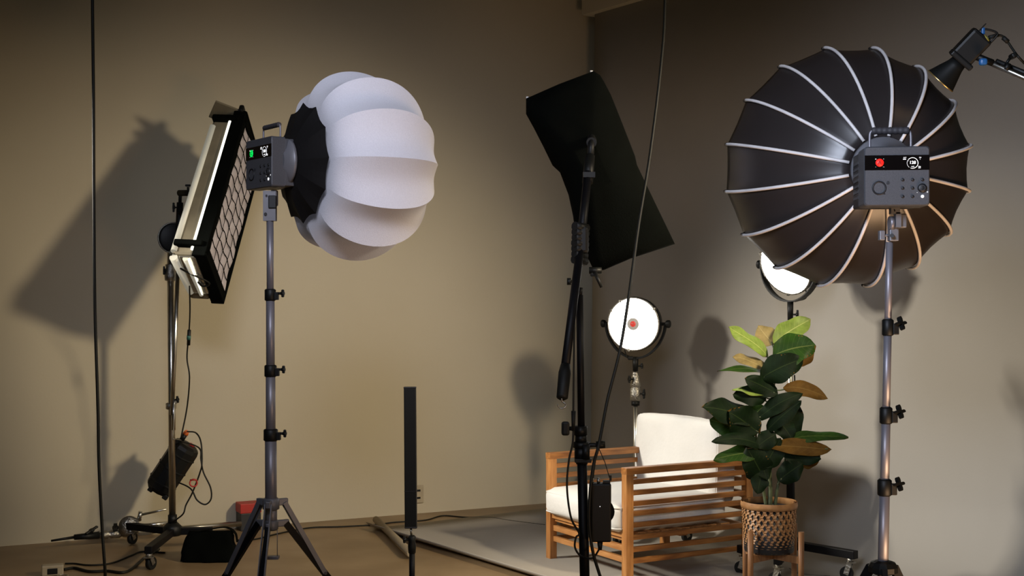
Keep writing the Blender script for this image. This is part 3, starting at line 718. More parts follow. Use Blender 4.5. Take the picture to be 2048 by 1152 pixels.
# wheeled stand carrying it
SD = 7.42
hubL = P(345, 1088, SD); base = Vector((hubL.x, SD, 0))
st = thing('wheeled_light_stand', 'chrome wheeled light stand with a black tripod base beside the beige wall', 'light stand', base)
hz = .115
b = BM(); cyl(b, (base.x-.0, SD, hz), P(341, 505, SD), .0195, seg=18); obj('chrome_pole', b, M['chrome'], st)
b = BM(); cyl(b, P(347, 860, SD-.03), P(347, 800, SD-.03), .012); cyl(b, P(344, 830, SD-.03), P(356, 540, SD-.03), .0125, .0125, 16); obj('chrome_riser', b, M['chrome'], st)
b = BM(); lathe(b, [(.022,-.02),(.03,-.015),(.03,.015),(.022,.02)], Matrix.Translation(P(342, 812, SD)), 16); box(b, P(349, 803, SD-.02), (.03,.03,.025)); cl = obj('clamp', b, M['castmetal'], st)
t_knob(P(349, 800, SD-.03), (1,-.4,.2), .03, .04, cl)
b = BM(); lathe(b, [(.022,-.05),(.032,-.045),(.034,-.02),(.026,.03),(.030,.045),(.018,.05)], Matrix.Translation(P(341, 545, SD)), 16); cl = obj('collar', b, M['castmetal'], st)
t_knob(P(336, 541, SD-.01), (-1,-.3,0), .04, .05, cl)
b = BM(); cyl(b, P(342, 530, SD), P(342, 495, SD), .010); obj('spigot', b, M['chrome'], st)
b = BM(); lathe(b, [(.085, -.018), (.092, -.01), (.092, .012), (.080, .020), (.02, .022)], axis(P(348, 476, SD-.02), (.5,-.85,0)), 32); cl = obj('grip_disc', b, M['black'], st)
b = BM(); ring(b, .088, .005, axis(P(347, 476, SD-.045), (.5,-.85,0))); obj('disc_rim', b, M['castmetal'], cl)
b = BM(); cyl(b, P(357, 500, SD-.05), P(360, 405, SD-.05), .022, .019, 14); cyl(b, P(360, 405, SD-.05), P(361, 382, SD-.05), .010); obj('boom_head', b, M['black'], st)
b = BM(); cyl(b, P(358, 386, SD-.05), P(398, 386, SD-.12), .018, seg=12); cyl(b, P(376, 382, SD-.08), P(376, 374, SD-.08), .006); box(b, P(376, 371, SD-.08), (.03,.02,.012), bev=.003); cyl(b, P(390, 386, SD-.12), P(398, 386, SD-.10), .026); obj('cross_arm', b, M['black'], st)
t_knob(P(355, 415, SD-.06), (-1,-.4,0), .04, .055, st)
b = BM(); cyl(b, P(358, 425, SD-.05), P(392, 440, SD-.1), .018); cyl(b, P(380, 421, SD-.1), P(390, 423, SD-.1), .014); cyl(b, P(362, 500, SD-.05), P(385, 560, SD-.10), .012); cyl(b, P(366, 555, SD-.1), P(380, 552, SD-.1), .011); obj('knuckle', b, M['black'], st)
b = BM(); lathe(b, [(.045, -.03), (.055, -.02), (.055, .02), (.030, .045)], Matrix.Translation((base.x, SD, hz)), 20); cyl(b, (base.x, SD, hz+.04), (base.x, SD, hz+.09), .026); obj('base_hub', b, M['black'], st)
for (ex, ey, ed) in ((256, 1080, 7.6), (296, 1124, 6.85), (398, 1100, 7.15), (425, 1094, 7.45)):
    if (ex, ey) == (398, 1100): continue
    e = P(ex, ey, ed); e.z = hz-.005; p0 = Vector((base.x, SD, hz-.005)); d_ = (e-p0).normalized()
    b = BM(); bar(b, p0, e, .04, .04, bev=.003); lg = obj('leg', b, M['legblack'], st)
    caster(st, e-d_*.02-Vector((0,0,.02)), .034, 1.2)
# ballast pack hanging on the stand
bo = P(345, 935, SD+.14); ba = (P(378, 885, SD+.14)-P(312, 985, SD+.14)).normalized()
bk = thing('power_ballast', 'black cylindrical ballast hanging tilted on the chrome wheeled stand', 'power pack', bo)
mK = axis(bo, ba, (0,-1,0)); hl = .165
b = BM(); lathe(b, [(.062,-hl), (.082,-hl*.86), (.086,-hl*.6), (.086,hl*.8), (.080,hl*.93), (.06,hl)], mK, 10, smooth=False); body = obj('ballast_body', b, M['black'], bk)
b = BM()
for q in (-.6, 0, .55): lathe(b, [(.086, hl*q-.006), (.090, hl*q-.003), (.090, hl*q+.003), (.086, hl*q+.006)], mK, 10, smooth=False)
obj('ballast_band', b, M['rubber'], bk)
b = BM(); cyl(b, mK @ Vector((.045, 0, hl)), mK @ Vector((.045, 0, hl+.04)), .015); pk = obj('socket', b, M['black'], bk)
b = BM(); cyl(b, mK @ Vector((.045, 0, hl+.04)), mK @ Vector((.045, 0, hl+.065)), .018, .012); o = obj('plug', b, M['orange'], bk); o['label'] = 'orange plug'
b = BM(); box(b, (-.02,-.02,hl+.005), (.03,.02,.012), mK); obj('switch', b, M['red'], bk)
for cc_ in ((.05,.05,hl*.96), (-.065,.03,-hl*.97), (.03,.04,-hl*1.0)):
    b = BM(); box(b, cc_, (.03,.03,.03), mK, .004); obj('corner_bumper', b, M['rubber'], bk)
b = BM(); tube(b, spline([P(346, 880, SD-.06), P(348, 835, SD-.05), P(349, 800, SD-.04)], 4), .003, 6); tube(b, [P(346, 878, SD-.08), P(362, 880, SD+.10)], .003, 6); obj('hanging_wire', b, M['chrome'], bk)
c1 = P(386, 560, SD-.3)
cable('power_cable', [P(379, 572, 7.0), P(380, 620, 7.1), P(378, 665, 7.15), P(374, 715, 7.2), P(379, 755, 7.2), P(374, 815, 7.25), P(362, 876, 7.24)], .0042, 'thin black cable with a teal connector dropping from the tilted light bank to the ballast')
cc = bpy.data.objects[-1] if False else None
b = BM(); cyl(b, P(378.5, 660, 7.15), P(377, 690, 7.17), .010); o = obj('cable_connector', b, M['black'], [x for x in bpy.data.objects if x.name.startswith('power_cable')][0])
b = BM(); cyl(b, P(377.8, 671, 7.155), P(377.4, 679, 7.16), .0115); obj('connector_band', b, M['teal'], o)
cable('power_cable', [mK @ Vector((.045,0,hl+.06)), P(392, 866, 7.24), P(402, 885, 7.22), P(404, 925, 7.2), P(400, 945, 7.2), P(385, 985, 7.2), P(372, 1010, 7.2), P(366, 1028, 7.2), P(347, 1043, 7.38)], .0045, 'black cable from the orange plug running down beside the chrome stand')
cable('power_cable', [mK @ Vector((.07,0,hl*.9)), P(397, 895, 7.22), P(402, 920, 7.18), P(407, 945, 7.18), P(421, 975, 7.18), P(422, 998, 7.18), P(410, 1009, 7.18), P(394, 1000, 7.18), P(385, 982, 7.18), P(375, 973, 7.2), P(357, 965, 7.22)], .0045, 'black cable hanging in a long loop to the right of the ballast')
b = BM(); ring(b, .020, .0045, axis(P(387, 966, 7.17), (.2,-1,.3))); cyl(b, P(380, 960, 7.17), P(394, 960, 7.17), .004); o = obj('cable_clip', b, M['red'], origin=P(387, 966, 7.17)); tag(o, 'small red clip gathering the looped cable by the ballast', 'clip')

# sandbag on the stand leg
SBc = P(420, 1108, 7.15); SBc.z = 0
b = BM(); bmesh.ops.create_cube(b, size=2); bmesh.ops.subdivide_edges(b, edges=b.edges, cuts=9, use_grid_fill=True)
for v in b.verts:
    p = v.co.copy(); zt = (p.z+1)/2
    x = p.x*(.145-.025*zt); y = p.y*(.10-.085*zt**.8); z = .005+zt*.155
    if abs(p.x) > .9 and zt > .2 and zt < .9: x *= 1.03
    y *= (1-.25*abs(p.x)**4)
    q = Vector((x, y, z)); nn = noise.noise(q*14)*.010; q += Vector((nn, nn*1.5, nn*.3*zt)); q.z = max(q.z, .003)
    v.co = SBc + q
for f in b.faces: f.smooth = True
o = obj('sandbag', b, M['blackfab'], origin=SBc); tag(o, 'black fabric sandbag slumped over a leg of the chrome wheeled stand', 'sandbag')
b = BM()
pts = spline([SBc+Vector((-.08,0,.155)), SBc+Vector((0,0,.170)), SBc+Vector((.09,.0,.18)), SBc+Vector((.14,0,.150)), SBc+Vector((.155,-.01,.10))], 6)
for p, q in zip(pts, pts[1:]): bar(b, p, q+(q-p)*.15, .004, .035, up=(0,1,0))
obj('carry_strap', b, M['blackfab'], o)

# grip arm lying on the floor
ga = P(205, 1088, 8.05-.45); 
a0 = Vector((P(215, 1085, 7.55).x, 7.58, .062)); a1 = P(482, 1056, 8.0); a1.z = .052
g_ = thing('grip_arm', 'chrome grip arm lying on the floor along the beige wall with clamp heads', 'grip arm', (a0.x, a0.y, 0))
dv = (a1-a0).normalized(); 
b = BM(); cyl(b, a0+dv*.25, a1, .017, seg=14); obj('arm_tube', b, M['chrome'], g_)
b = BM(); lathe(b, [(.014, -.06), (.024, -.05), (.024, -.01), (.018, .0), (.026, .01), (.026, .06), (.020, .07), (.020,.11),(.026,.12),(.026,.16),(.017,.17)], axis(a0, dv), 16); obj('socket_head', b, M['castmetal'], g_)
b = BM(); lathe(b, [(.02, -.025), (.060, -.020), (.062, 0), (.060, .020), (.02, .025)], axis(a0+dv*.13+Vector((.0,-.04,.045)), (.2,-1,.1)), 28); gh = obj('grip_head', b, M['castmetal'], g_)
b = BM(); c0 = a0+dv*.19+Vector((0,-.05,.075)); cyl(b, c0, c0+Vector((.01,0,.055)), .014, .012); cyl(b, c0+Vector((.01,0,.035)), c0+Vector((.17,-.02,.072)), .008, .005); obj('tee_handle', b, M['chrome'], gh)
t_knob(a0+dv*.04+Vector((0,-.01,.02)), (.1,-.35,1), .06, .085, g_)
t_knob(a0-dv*.09+Vector((0,-.01,.015)), (-.3,-.35,1), .055, .085, g_)
b = BM(); cyl(b, a0-dv*.06, a0-dv*.20, .022, .016); cyl(b, a0-dv*.20, a0-dv*.33-Vector((0,0,.01)), .009, .006); obj('spigot', b, M['black'], g_)
b = BM(); cyl(b, a0+dv*.20+Vector((0,.03,.03)), a0+dv*.36+Vector((0,.04,.035)), .013); obj('short_rod', b, M['chrome'], g_)
# red topped case by the wall
rc = P(497, 1062, 8.1); rc.z = 0
rcx = thing('equipment_box', 'red topped dark box on the floor behind the tripod stand', 'box', rc, math.atan2(WD.y, WD.x))
mm = world_of(rcx)
b = BM(); box(b, (0,0,.055), (.13,.12,.11), mm, .004); obj('box_body', b, M['housing_dark'], rcx)
b = BM(); box(b, (0,0,.140), (.135,.125,.06), mm, .004); obj('box_lid', b, M['red'], rcx)
# pale power strip
pw = P(105, 1148, 6.75); pw.z = 0
pwt = thing('power_adapter', 'pale plastic power adapter lying on the brown floor at far left', 'adapter', pw, .35); mm = world_of(pwt)
b = BM(); box(b, (0,0,.028), (.11,.06,.054), mm, .006); obj('adapter_case', b, M['beigepl'], pwt)
b = BM(); box(b, (.0,-.031,.025), (.05,.006,.03), mm, .002); obj('adapter_socket', b, M['black'], pwt)
b = BM(); ring(b, .028, .003, mm @ Matrix.Translation((.05,-.06,.004))); obj('wire_loop', b, M['chrome'], pwt)
def fl(px, py, lift=.005):
    d = F*CH/(py-600); v = P(px, py, d); v.z = lift; return v
cable('floor_cable', [fl(130, 1129), fl(150, 1129), fl(175, 1132), fl(205, 1131), fl(230, 1126), fl(262, 1113), fl(285, 1105), fl(330, 1107)], .005, 'thin black cable lying on the floor from the pale adapter towards the chrome stand')
cable('floor_cable', [fl(128, 1142, .008), fl(150, 1139, .008), fl(180, 1146, .008), fl(215, 1145, .008), fl(245, 1148, .008), fl(265, 1140, .008), fl(290, 1118, .008), fl(318, 1102, .010)], .008, 'thick black cable curving on the floor in front of the chrome stand')
cable('floor_cable', [fl(476, 1082), fl(510, 1080), fl(560, 1068), fl(620, 1057), fl(680, 1055), fl(750, 1051), fl(790, 1046), fl(850, 1042), fl(885, 1033), fl(930, 1036), fl(980, 1037), fl(1020, 1043), fl(1090, 1052)], .0048, 'long thin black cable snaking along the floor from the sandbag to the armchair', n=10)
# tall cable on the left, hanging from the ceiling
cable('hanging_cable', [P(183, -300, 5.9), Vector((P(185, 0, 5.9))), P(187, 200, 5.9), P(188, 420, 5.9), P(190, 620, 5.9), P(196, 820, 5.9), P(198, 930, 5.9), P(204, 1050, 5.9), P(210, 1140, 5.9), P(212, 1180, 6.0)+Vector((0,0,0)), fl(230, 1205, .007)], .0075, 'long black cable hanging straight down the full height at far left', 'cable')
# ------------------------------------------------------------------ stick light
KD = 5.5; top = P(820, 775, KD); bt = P(822, 1056, KD)
sl = thing('stick_light', 'slim black stick light standing upright, seen from behind', 'stick light', bt)
m = axis((top+bt)/2, top-bt, (0,1,0)); hh = (top-bt).length
b = BM(); prism(b, rrect(.052, .030, .004), -hh/2, hh/2, m); body = obj('stick_body', b, M['black'], sl)
b = BM(); box(b, (0, .016, 0), (.044, .004, hh*.92), m); obj('diffuser', b, M['inner'], body) 
b = BM(); box(b, (0,0,hh/2), (.054,.032,.006), m, .002); box(b, (0,0,-hh/2+.004), (.054,.032,.006), m, .002); box(b, (0,-.001,-hh/2+.16), (.0535,.031,.002), m); obj('end_cap', b, M['housing_dark'], sl)
sk_ = thing('light_stand', 'small black stand holding up the slim black stick light', 'light stand', (bt.x+.004, KD, 0))
b = BM(); cyl(b, bt, P(823, 1072, KD), .005); obj('spigot', b, M['chrome'], sk_)
b = BM(); lathe(b, [(.010,.025),(.017,.018),(.014,-.0),(.018,-.02),(.016,-.05),(.012,-.055)], Matrix.Translation(P(824, 1082, KD)), 14); cl = obj('swivel_head', b, M['black'], sk_)
t_knob(P(819, 1079, KD), (-1,-.2,0), .024, .030, cl)
b = BM(); cyl(b, P(824, 1095, KD), (P(824, 1095, KD).x, KD, .12), .0125); obj('pole', b, M['legblack'], sk_)
for k in range(3):
    a = math.radians(-60+120*k); dvv = Vector((math.cos(a), math.sin(a), 0)); bx_ = Vector((P(824, 1095, KD).x, KD, .16))
    b = BM(); bar(b, bx_, bx_+dvv*.16-Vector((0,0,.152)), .012, .018); obj('leg', b, M['legblack'], sk_)

# ------------------------------------------------------------------ boom stand with black softbox (seen from behind)
BD = 4.75
bb = P(1170, 1152, BD); bs = thing('boom_stand', 'tall black boom stand in front of the armchair carrying the black rectangular softbox', 'light stand', (bb.x+.004, BD, 0))
b = BM(); cyl(b, (bb.x+.006, BD, .12), P(1163, 880, BD), .0185, seg=16); obj('lower_pole', b, M['legblack'], bs)
b = BM(); cyl(b, P(1163, 880, BD), P(1159, 590, BD), .0135, seg=16); cyl(b, P(1159, 595, BD), P(1161, 575, BD), .009); obj('upper_pole', b, M['legblack'], bs)
b = BM()
for y0, y1, r in ((852, 870, .026), (870, 884, .022), (884, 895, .030), (895, 918, .026), (918, 928, .022)):
    cyl(b, P(1161+(y0-850)*.04, y0, BD), P(1161+(y0-850)*.04, y1, BD), r)
box(b, P(1166, 921, BD-.02), (.062,.03,.014), bev=.002); cl = obj('clamp', b, M['black'], bs)
b = BM(); cyl(b, P(1158, 857, BD), P(1138, 857, BD), .008); box(b, P(1131, 857, BD), (.030, .024, .052), bev=.008); obj('knob', b, M['black'], cl)
b = BM(); cyl(b, P(1166, 890, BD), P(1208, 890, BD), .008); cyl(b, P(1192, 890, BD), P(1210, 889, BD), .014); cyl(b, P(1172, 890, BD-.03), P(1172, 918, BD-.03), .014); obj('side_peg', b, M['black'], cl)
for k in range(3):
    a = math.radians(-60+120*k); dvv = Vector((math.cos(a), math.sin(a), 0)); bx_ = Vector((bb.x+.006, BD, .28))
    b = BM(); bar(b, bx_, Vector((bx_.x, BD, .012))+dvv*.40, .018, .026); lg = obj('leg', b, M['legblack'], bs)
# boom arm from the padded handle up to the box
hd0 = P(1124, 798, 4.35); hd1 = P(1131, 730, 4.42); pv = P(1160, 500, 4.70); tp = P(1183, 285, 4.92)
b = BM(); cyl(b, hd1, pv, .0155, seg=14); cyl(b, pv, P(1176, 345, 4.86), .0155, seg=14); o = obj('boom_tube', b, M['gunmetal'], bs)
o.data.materials[0] = M['legblack']
b = BM(); cyl(b, P(1175, 365, 4.85), P(1180, 312, 4.90), .021, .019); cyl(b, P(1181, 312, 4.90), P(1183, 272, 4.94), .013); box(b, P(1178, 350, 4.85), (.045,.035,.02)); obj('boom_coupler', b, M['black'], bs)
b = BM(); lathe(b, [(.012, 0), (.020, .006), (.022, .1), (.017, (hd1-hd0).length)], axis(hd0, hd1-hd0), 18); hn = obj('boom_handle', b, M['rubber'], bs)
b = BM(); tube(b, spline([hd0+Vector((0,0,.004)), hd0+Vector((.0,0,-.008)), hd0+Vector((.013,0,-.018)), hd0+Vector((.008,0,-.030)), hd0+Vector((-.008,0,-.030)), hd0+Vector((-.015,0,-.018))], 5), .0028, 6); obj('weight_hook', b, M['castmetal'], hn)
b = BM(); random.seed(3)
for k in range(7):
    z = 452+11*k; cyl(b, P(1149-k*.2, z, 4.68), P(1174-k*.5, z+5, 4.72), .017-.001*(k % 3), seg=10)
box(b, P(1163, 480, 4.71), (.05,.05,.10), bev=.012); box(b, P(1156, 520, 4.72), (.035,.04,.03), bev=.008); obj('boom_pivot', b, M['black'], bs)
b = BM(); cyl(b, P(1158, 563, 4.73), P(1140, 563, 4.73), .006); cyl(b, P(1142, 563, 4.73), P(1134, 563, 4.73), .013); obj('knob', b, M['black'], bs)
# softbox body: outline with a domed back
outl = [(1052,197),(1118,168),(1187,142),(1200,150),(1208,163),(1222,190),(1240,235),(1270,312),(1274,330),(1310,405),(1350,488),(1262,517),(1208,540),(1188,542),(1150,462),(1146,432),(1137,390),(1120,345),(1105,331),(1086,292),(1068,257),(1052,228)]
FD = 5.35; cxp = sum(p[0] for p in outl)/len(outl); cyp = sum(p[1] for p in outl)/len(outl)
bxs = thing('rectangular_softbox', 'black rectangular softbox tilted on the boom stand, seen from behind', 'softbox', P(cxp, cyp, FD-.12))
b = BM(); rings_ = []
for s, dd in ((.985, .0), (1.0, -.015), (.985, -.05), (.88, -.085), (.60, -.13), (.25, -.16)):
    rings_.append([b.verts.new(P(cxp+(x-cxp)*s, cyp+(y-cyp)*s, FD+dd)) for x, y in outl])
n = len(outl)
for a, c in zip(rings_, rings_[1:]):
    for k in range(n): b.faces.new((a[k], a[(k+1) % n], c[(k+1) % n], c[k])).smooth = True
b.faces.new(rings_[-1]); b.faces.new(rings_[0][::-1]); obj('black_shell', b, M['blackfab'], bxs)
b = BM(); 
r1 = [b.verts.new(P(cxp+(x-cxp)*.95, cyp+(y-cyp)*.95, FD+.002)) for x, y in outl]; r2 = [b.verts.new(P(cxp+(x-cxp)*.95, cyp+(y-cyp)*.95, FD+.008)) for x, y in outl]
b.faces.new(r1); b.faces.new(r2[::-1])
for k in range(n): b.faces.new((r1[k], r1[(k+1) % n], r2[(k+1) % n], r2[k]))
obj('front_diffuser', b, M['soft_on'], bxs)
b = BM()
for x, y in ((1183, 143), (1055, 195)): box(b, P(x, y, FD-.008), (.012,.01,.008), bev=.002)
obj('corner_dot', b, M['inner'], bxs)  # two small white blocks at the upper corners
b = BM(); cyl(b, P(1178, 541, FD-.06), P(1203, 541, FD-.06), .014); box(b, P(1186, 548, FD-.06), (.022,.02,.02), bev=.004); cyl(b, P(1190, 545, FD-.07), P(1203, 575, FD-.08), .009, .006); obj('mounting_lever', b, M['black'], bxs)
b = BM(); cyl(b, tp, P(1183, 280, FD-.12), .02); obj('mount_socket', b, M['black'], bxs)
# power box hanging from the peg
pbx = thing('power_pack', 'black power pack hanging from the boom stand in front of the chair seat', 'power pack', P(1201, 1083, BD-.02))
m = frame(P(1201, 1024, BD-.03), (1,0,.0), (0,1,0))
b = BM(); box(b, (0,0,0), (.076,.05,.215), m, .006); body = obj('pack_body', b, M['black'], pbx)
b = BM(); lathe(b, [(.002,-.02),(.045,-.02),(.045,.02),(.002,.02)], axis(P(1204, 1022, BD-.03), (0,1,0)), 24); obj('side_bulge', b, M['black'], pbx)
b = BM()
for px in (1184, 1197): cyl(b, P(px, 966, BD-.03), P(px, 956, BD-.03), .006)
k2 = obj('socket', b, M['castmetal'], pbx)
b = BM(); box(b, P(1213, 964, BD-.03), (.026,.03,.012), bev=.002); obj('latch', b, M['black'], pbx)
b = BM(); cyl(b, P(1200, 1082, BD-.03), P(1200, 1100, BD-.03), .011, .007); obj('plug', b, M['rubber'], pbx)
b = BM(); tube(b, [P(1186, 962, BD-.03), P(1190, 930, BD-.02), P(1196, 893, BD)], .0016, 6); tube(b, [P(1221, 962, BD-.03), P(1210, 925, BD-.02), P(1196, 893, BD)], .0016, 6); box(b, P(1221, 956, BD-.03), (.008,.008,.02)); obj('hanging_string', b, M['cable'], pbx)
b = BM(); box(b, P(1200, 1013, BD-.0555), (.003,.002,.003)); obj('indicator', b, M['ink_white'], pbx)
cable('hanging_cable', [P(1331, -260, 5.4), P(1330, 0, 5.2), P(1322, 130, 5.1), P(1300, 310, 5.0), P(1277, 450, 4.9), P(1258, 590, 4.8), P(1240, 700, 4.75), P(1215, 800, 4.72), P(1198, 888, 4.66), P(1188, 925, 4.66), P(1181, 975, 4.66), P(1178, 1040, 4.66), P(1185, 1100, 4.66), P(1200, 1152, 4.66), P(1212, 1190, 4.6), fl(1225, 1420, .006)], .0058, 'long black cable slanting from the ceiling past the round lit panel to the boom stand', 'cable')
cable('stand_cable', [P(1152, 545, 4.7), P(1149, 640, 4.66), P(1147, 800, 4.66), P(1146, 880, 4.66), P(1138, 920, 4.66), P(1134, 975, 4.66), P(1142, 1035, 4.66), P(1158, 1066, 4.68), P(1152, 1075, 4.68), P(1150, 1095, 4.68), P(1162, 1112, 4.68), P(1185, 1116, 4.66), P(1200, 1096, 4.72)], .0038, 'thin black cable looping down along the left side of the boom stand', 'cable')
b = BM(); cyl(b, P(1147, 822, 4.66), P(1146.5, 862, 4.66), .0085, .006); obj('cable_connector', b, M['rubber'], [x for x in bpy.data.objects if x.name == 'stand_cable'][0])

# ------------------------------------------------------------------ round panel lights
def round_panel(root, c, nrm, r, hub):
    m = axis(c, nrm)
    b = BM(); lathe(b, [(r*.4, -.10), (r*.85, -.095), (r*1.02, -.075), (r*1.06, -.02), (r*1.06, .0), (r*1.0, .006)], m, 44); body = obj('housing', b, M['black'], root)
    b = BM(); lathe(b, [(r*1.0, -.004), (r*1.05, -.004), (r*1.05, .010), (r*1.0, .010), (r*1.0, -.004)], m, 44, cap=False); obj('trim_ring', b, M['castmetal'], body)
    b = BM(); lathe(b, [(.0005, .009), (r*1.0, .009), (r*1.0, .004), (.0005, .004)], m, 44, cap=False); obj('lit_face', b, M['panel_on'], root)
    if hub:
        b = BM(); lathe(b, [(r*.24, .0095), (r*.22, .013), (.0005, .013)], m, 28, cap=False); h = obj('centre_cover', b, M['panel_hub'], root)
        b = BM(); lathe(b, [(r*.115, .0135), (r*.10, .018), (.0005, .018)], m, 24, cap=False); bd = obj('red_badge', b, M['badge_glow'], h)
        b = BM(); box(b, (0, r*.02, .0185), (r*.12, r*.014, .001), m); box(b, (0, -r*.02, .0185), (r*.09, r*.012, .001), m); ring(b, r*.085, .0006, m @ Matrix.Translation((0,0,.0185))); obj('badge_mark', b, M['palegrey_print'], bd)
    b = BM()
    for a in (-100, 35, 150, 120): 
        a = math.radians(a); box(b, (r*1.03*math.cos(a), r*1.03*math.sin(a), .0), (.018, .018, .03), m, .003)
    obj('retaining_clip', b, M['castmetal'], body)
def knob_cyl(c, dv, par): 
    b = BM(); mm = axis(c, dv); lathe(b, [(.010,-.03),(.010,-.004),(.020,0),(.024,.008),(.024,.022),(.018,.027)], mm, 12, smooth=False); return obj('yoke_knob', b, M['black'], par)
Q = 7.9
pr = thing('round_light_panel', 'lit round light panel with a red centre badge above the armchair', 'studio light', P(1277, 722, Q))
c0 = P(1267, 648, Q-.05); nr = Vector((-.42, -1, -.02)).normalized(); sd = Vector((-nr.y, nr.x, 0))*-1
round_panel(pr, c0, nr, .158, True)
cb = c0 - nr*.04; sdv = Vector((-nr.y, nr.x, 0)).normalized()
if sdv.x < 0: sdv = -sdv
b = BM(); pts = []
for k in range(25):
    a = PI + PI*k/24; pts.append(cb + sdv*(.190*math.cos(a)) + Vector((0,0,1))*(.215*math.sin(a)*(.86+.14*abs(math.sin(a)))+.003))
for p, q in zip(pts, pts[1:]): bar(b, p, q+(q-p)*.12, .012, .030, up=nr)
obj('yoke', b, M['black'], pr)
knob_cyl(cb-sdv*.195, -sdv, pr); knob_cyl(cb+sdv*.195, sdv, pr)
b = BM(); cyl(b, cb-sdv*.195, cb-sdv*.16, .008); cyl(b, cb+sdv*.195, cb+sdv*.16, .008); obj('yoke_axle', b, M['black'], pr)
yb = cb + Vector((0,0,-.215)); b = BM(); cyl(b, yb+Vector((0,0,.012)), yb-Vector((0,0,.075)), .019, .017); box(b, yb+Vector((-.03,0,.004)), (.035,.03,.024), bev=.006); obj('spigot_clamp', b, M['black'], pr)
b = BM(); tube(b, spline([yb+Vector((-.045,0,.0)), yb+Vector((-.065,0,.05)), yb+Vector((-.05,0,.085)), cb+Vector((-.02,.02,-.11))], 4), .003, 6); obj('lamp_lead', b, M['cable'], pr)
t_knob(yb+Vector((.018,-.01,-.045)), (1,-.5,.1), .03, .035, pr)
def roll_base(root, base, ends, hzz=.115, yaw=.6):
    b = BM(); lathe(b, [(.045, -.03), (.055, -.02), (.055, .02), (.030, .045)], Matrix.Translation((base.x, base.y, hzz)), 20); obj('base_hub', b, M['black'], root)
    for e in ends:
        e = Vector((e[0], e[1], hzz)); p0 = Vector((base.x, base.y, hzz)); d_ = (e-p0).normalized()
        b = BM(); bar(b, p0, e, .042, .042, bev=.003); obj('leg', b, M['legblack'], root); caster(root, e-d_*.035-Vector((0,0,.021)), .034, yaw)
sx_ = yb.x
s1_ = thing('wheeled_light_stand', 'silver light stand behind the armchair carrying the round lit panel with the red badge', 'light stand', (sx_, yb.y, 0))
b = BM(); cyl(b, (sx_, yb.y, .12), (sx_, yb.y, yb.z-.20), .0135); obj('chrome_pole', b, M['chrome'], s1_)
b = BM(); zc = yb.z; lathe(b, [(.010, -.075), (.018, -.085), (.030, -.14), (.034, -.17), (.026, -.178), (.034, -.185), (.034, -.255), (.026, -.262)], Matrix.Translation((sx_, yb.y, zc)), 18); cl = obj('collar', b, M['castmetal'], s1_)
b = BM(); cyl(b, (sx_, yb.y, zc-.262), (sx_, yb.y, zc-.288), .026); obj('collar_foot', b, M['black'], cl)
t_knob(Vector((sx_+.03, yb.y-.02, zc-.215)), (1,-.5,0), .045, .06, cl); t_knob(Vector((sx_-.02, yb.y-.02, zc-.125)), (-1,-.4,0), .04, .045, cl)
roll_base(s1_, Vector((sx_, yb.y, 0)), [(sx_-.52, yb.y+.12), (sx_-.16, yb.y-.36), (sx_+.30, yb.y-.24)])
# second panel behind the dish softbox
Q2 = 6.93; y2 = P(1577, 603, Q2)
p2 = thing('round_light_panel', 'lit round light panel mostly hidden behind the big dish softbox', 'studio light', y2)
n2 = Vector((-.75, -.62, -.42)).normalized(); c2 = P(1572, 533, Q2-.05)
round_panel(p2, c2, n2, .155, False)
s2v = Vector((-n2.y, n2.x, 0)).normalized(); cb2 = c2 - n2*.04
b = BM(); pts = []
for k in range(25):
    a = PI + PI*k/24; pts.append(cb2 + s2v*(.190*math.cos(a)) + Vector((0,0,1))*((cb2.z-y2.z)*math.sin(a)))
for p, q in zip(pts, pts[1:]): bar(b, p, q+(q-p)*.12, .006, .045, up=s2v.cross(Vector((0,0,1))))
obj('yoke', b, M['black'], p2)
knob_cyl(cb2-s2v*.195, -s2v, p2); knob_cyl(cb2+s2v*.195, s2v, p2)
x2, d2 = cb2.x, cb2.y; yb2 = Vector((x2, d2, y2.z))
b = BM(); cyl(b, yb2+Vector((0,0,.006)), yb2-Vector((0,0,.10)), .017, .015); obj('spigot_clamp', b, M['black'], p2); t_knob(yb2+Vector((.014,-.01,-.07)), (1,-.4,0), .035, .05, p2)
b = BM(); tube(b, spline([cb2+Vector((.05,0,-.08)), yb2+Vector((.08,0,.07)), yb2+Vector((.085,0,.02)), yb2+Vector((.02,-.02,.0))], 5), .0035, 6); obj('lamp_lead', b, M['cable'], p2)
s2_ = thing('wheeled_light_stand', 'chrome wheeled light stand behind the potted plant', 'light stand', (x2, d2, 0))
b = BM(); cyl(b, (x2, d2, .45), (x2, d2, yb2.z-.10), .014); obj('chrome_pole', b, M['chrome'], s2_)
b = BM(); cyl(b, (x2, d2, .12), (x2, d2, .92), .021); obj('outer_tube', b, M['legblack'], s2_)
b = BM(); lathe(b, [(.014, -.02), (.020, -.015), (.020, .015), (.014, .02)], Matrix.Translation((x2, d2, yb2.z-.13)), 16); lathe(b, [(.018, -.03), (.026, -.025), (.026, .025), (.018, .03)], Matrix.Translation((x2, d2, .93)), 16); obj('collar', b, M['castmetal'], s2_)
e1 = P(1712, 1112, 6.60); e2 = P(1478, 1108, 6.75)
roll_base(s2_, Vector((x2, d2, 0)), [(e1.x, e1.y), (e2.x, e2.y), (P(1530, 1100, 6.62).x+.03, d2-.45)], .135, 2.6)
cable('floor_cable', [P(1589, 750, d2+.02), P(1592, 850, d2+.02), P(1588, 950, d2+.02), P(1586, 1050, d2), fl(1562, 1125), fl(1580, 1140), fl(1600, 1150), fl(1660, 1155)], .004, 'thin black cable hanging behind the plant and curling on the floor', 'cable')

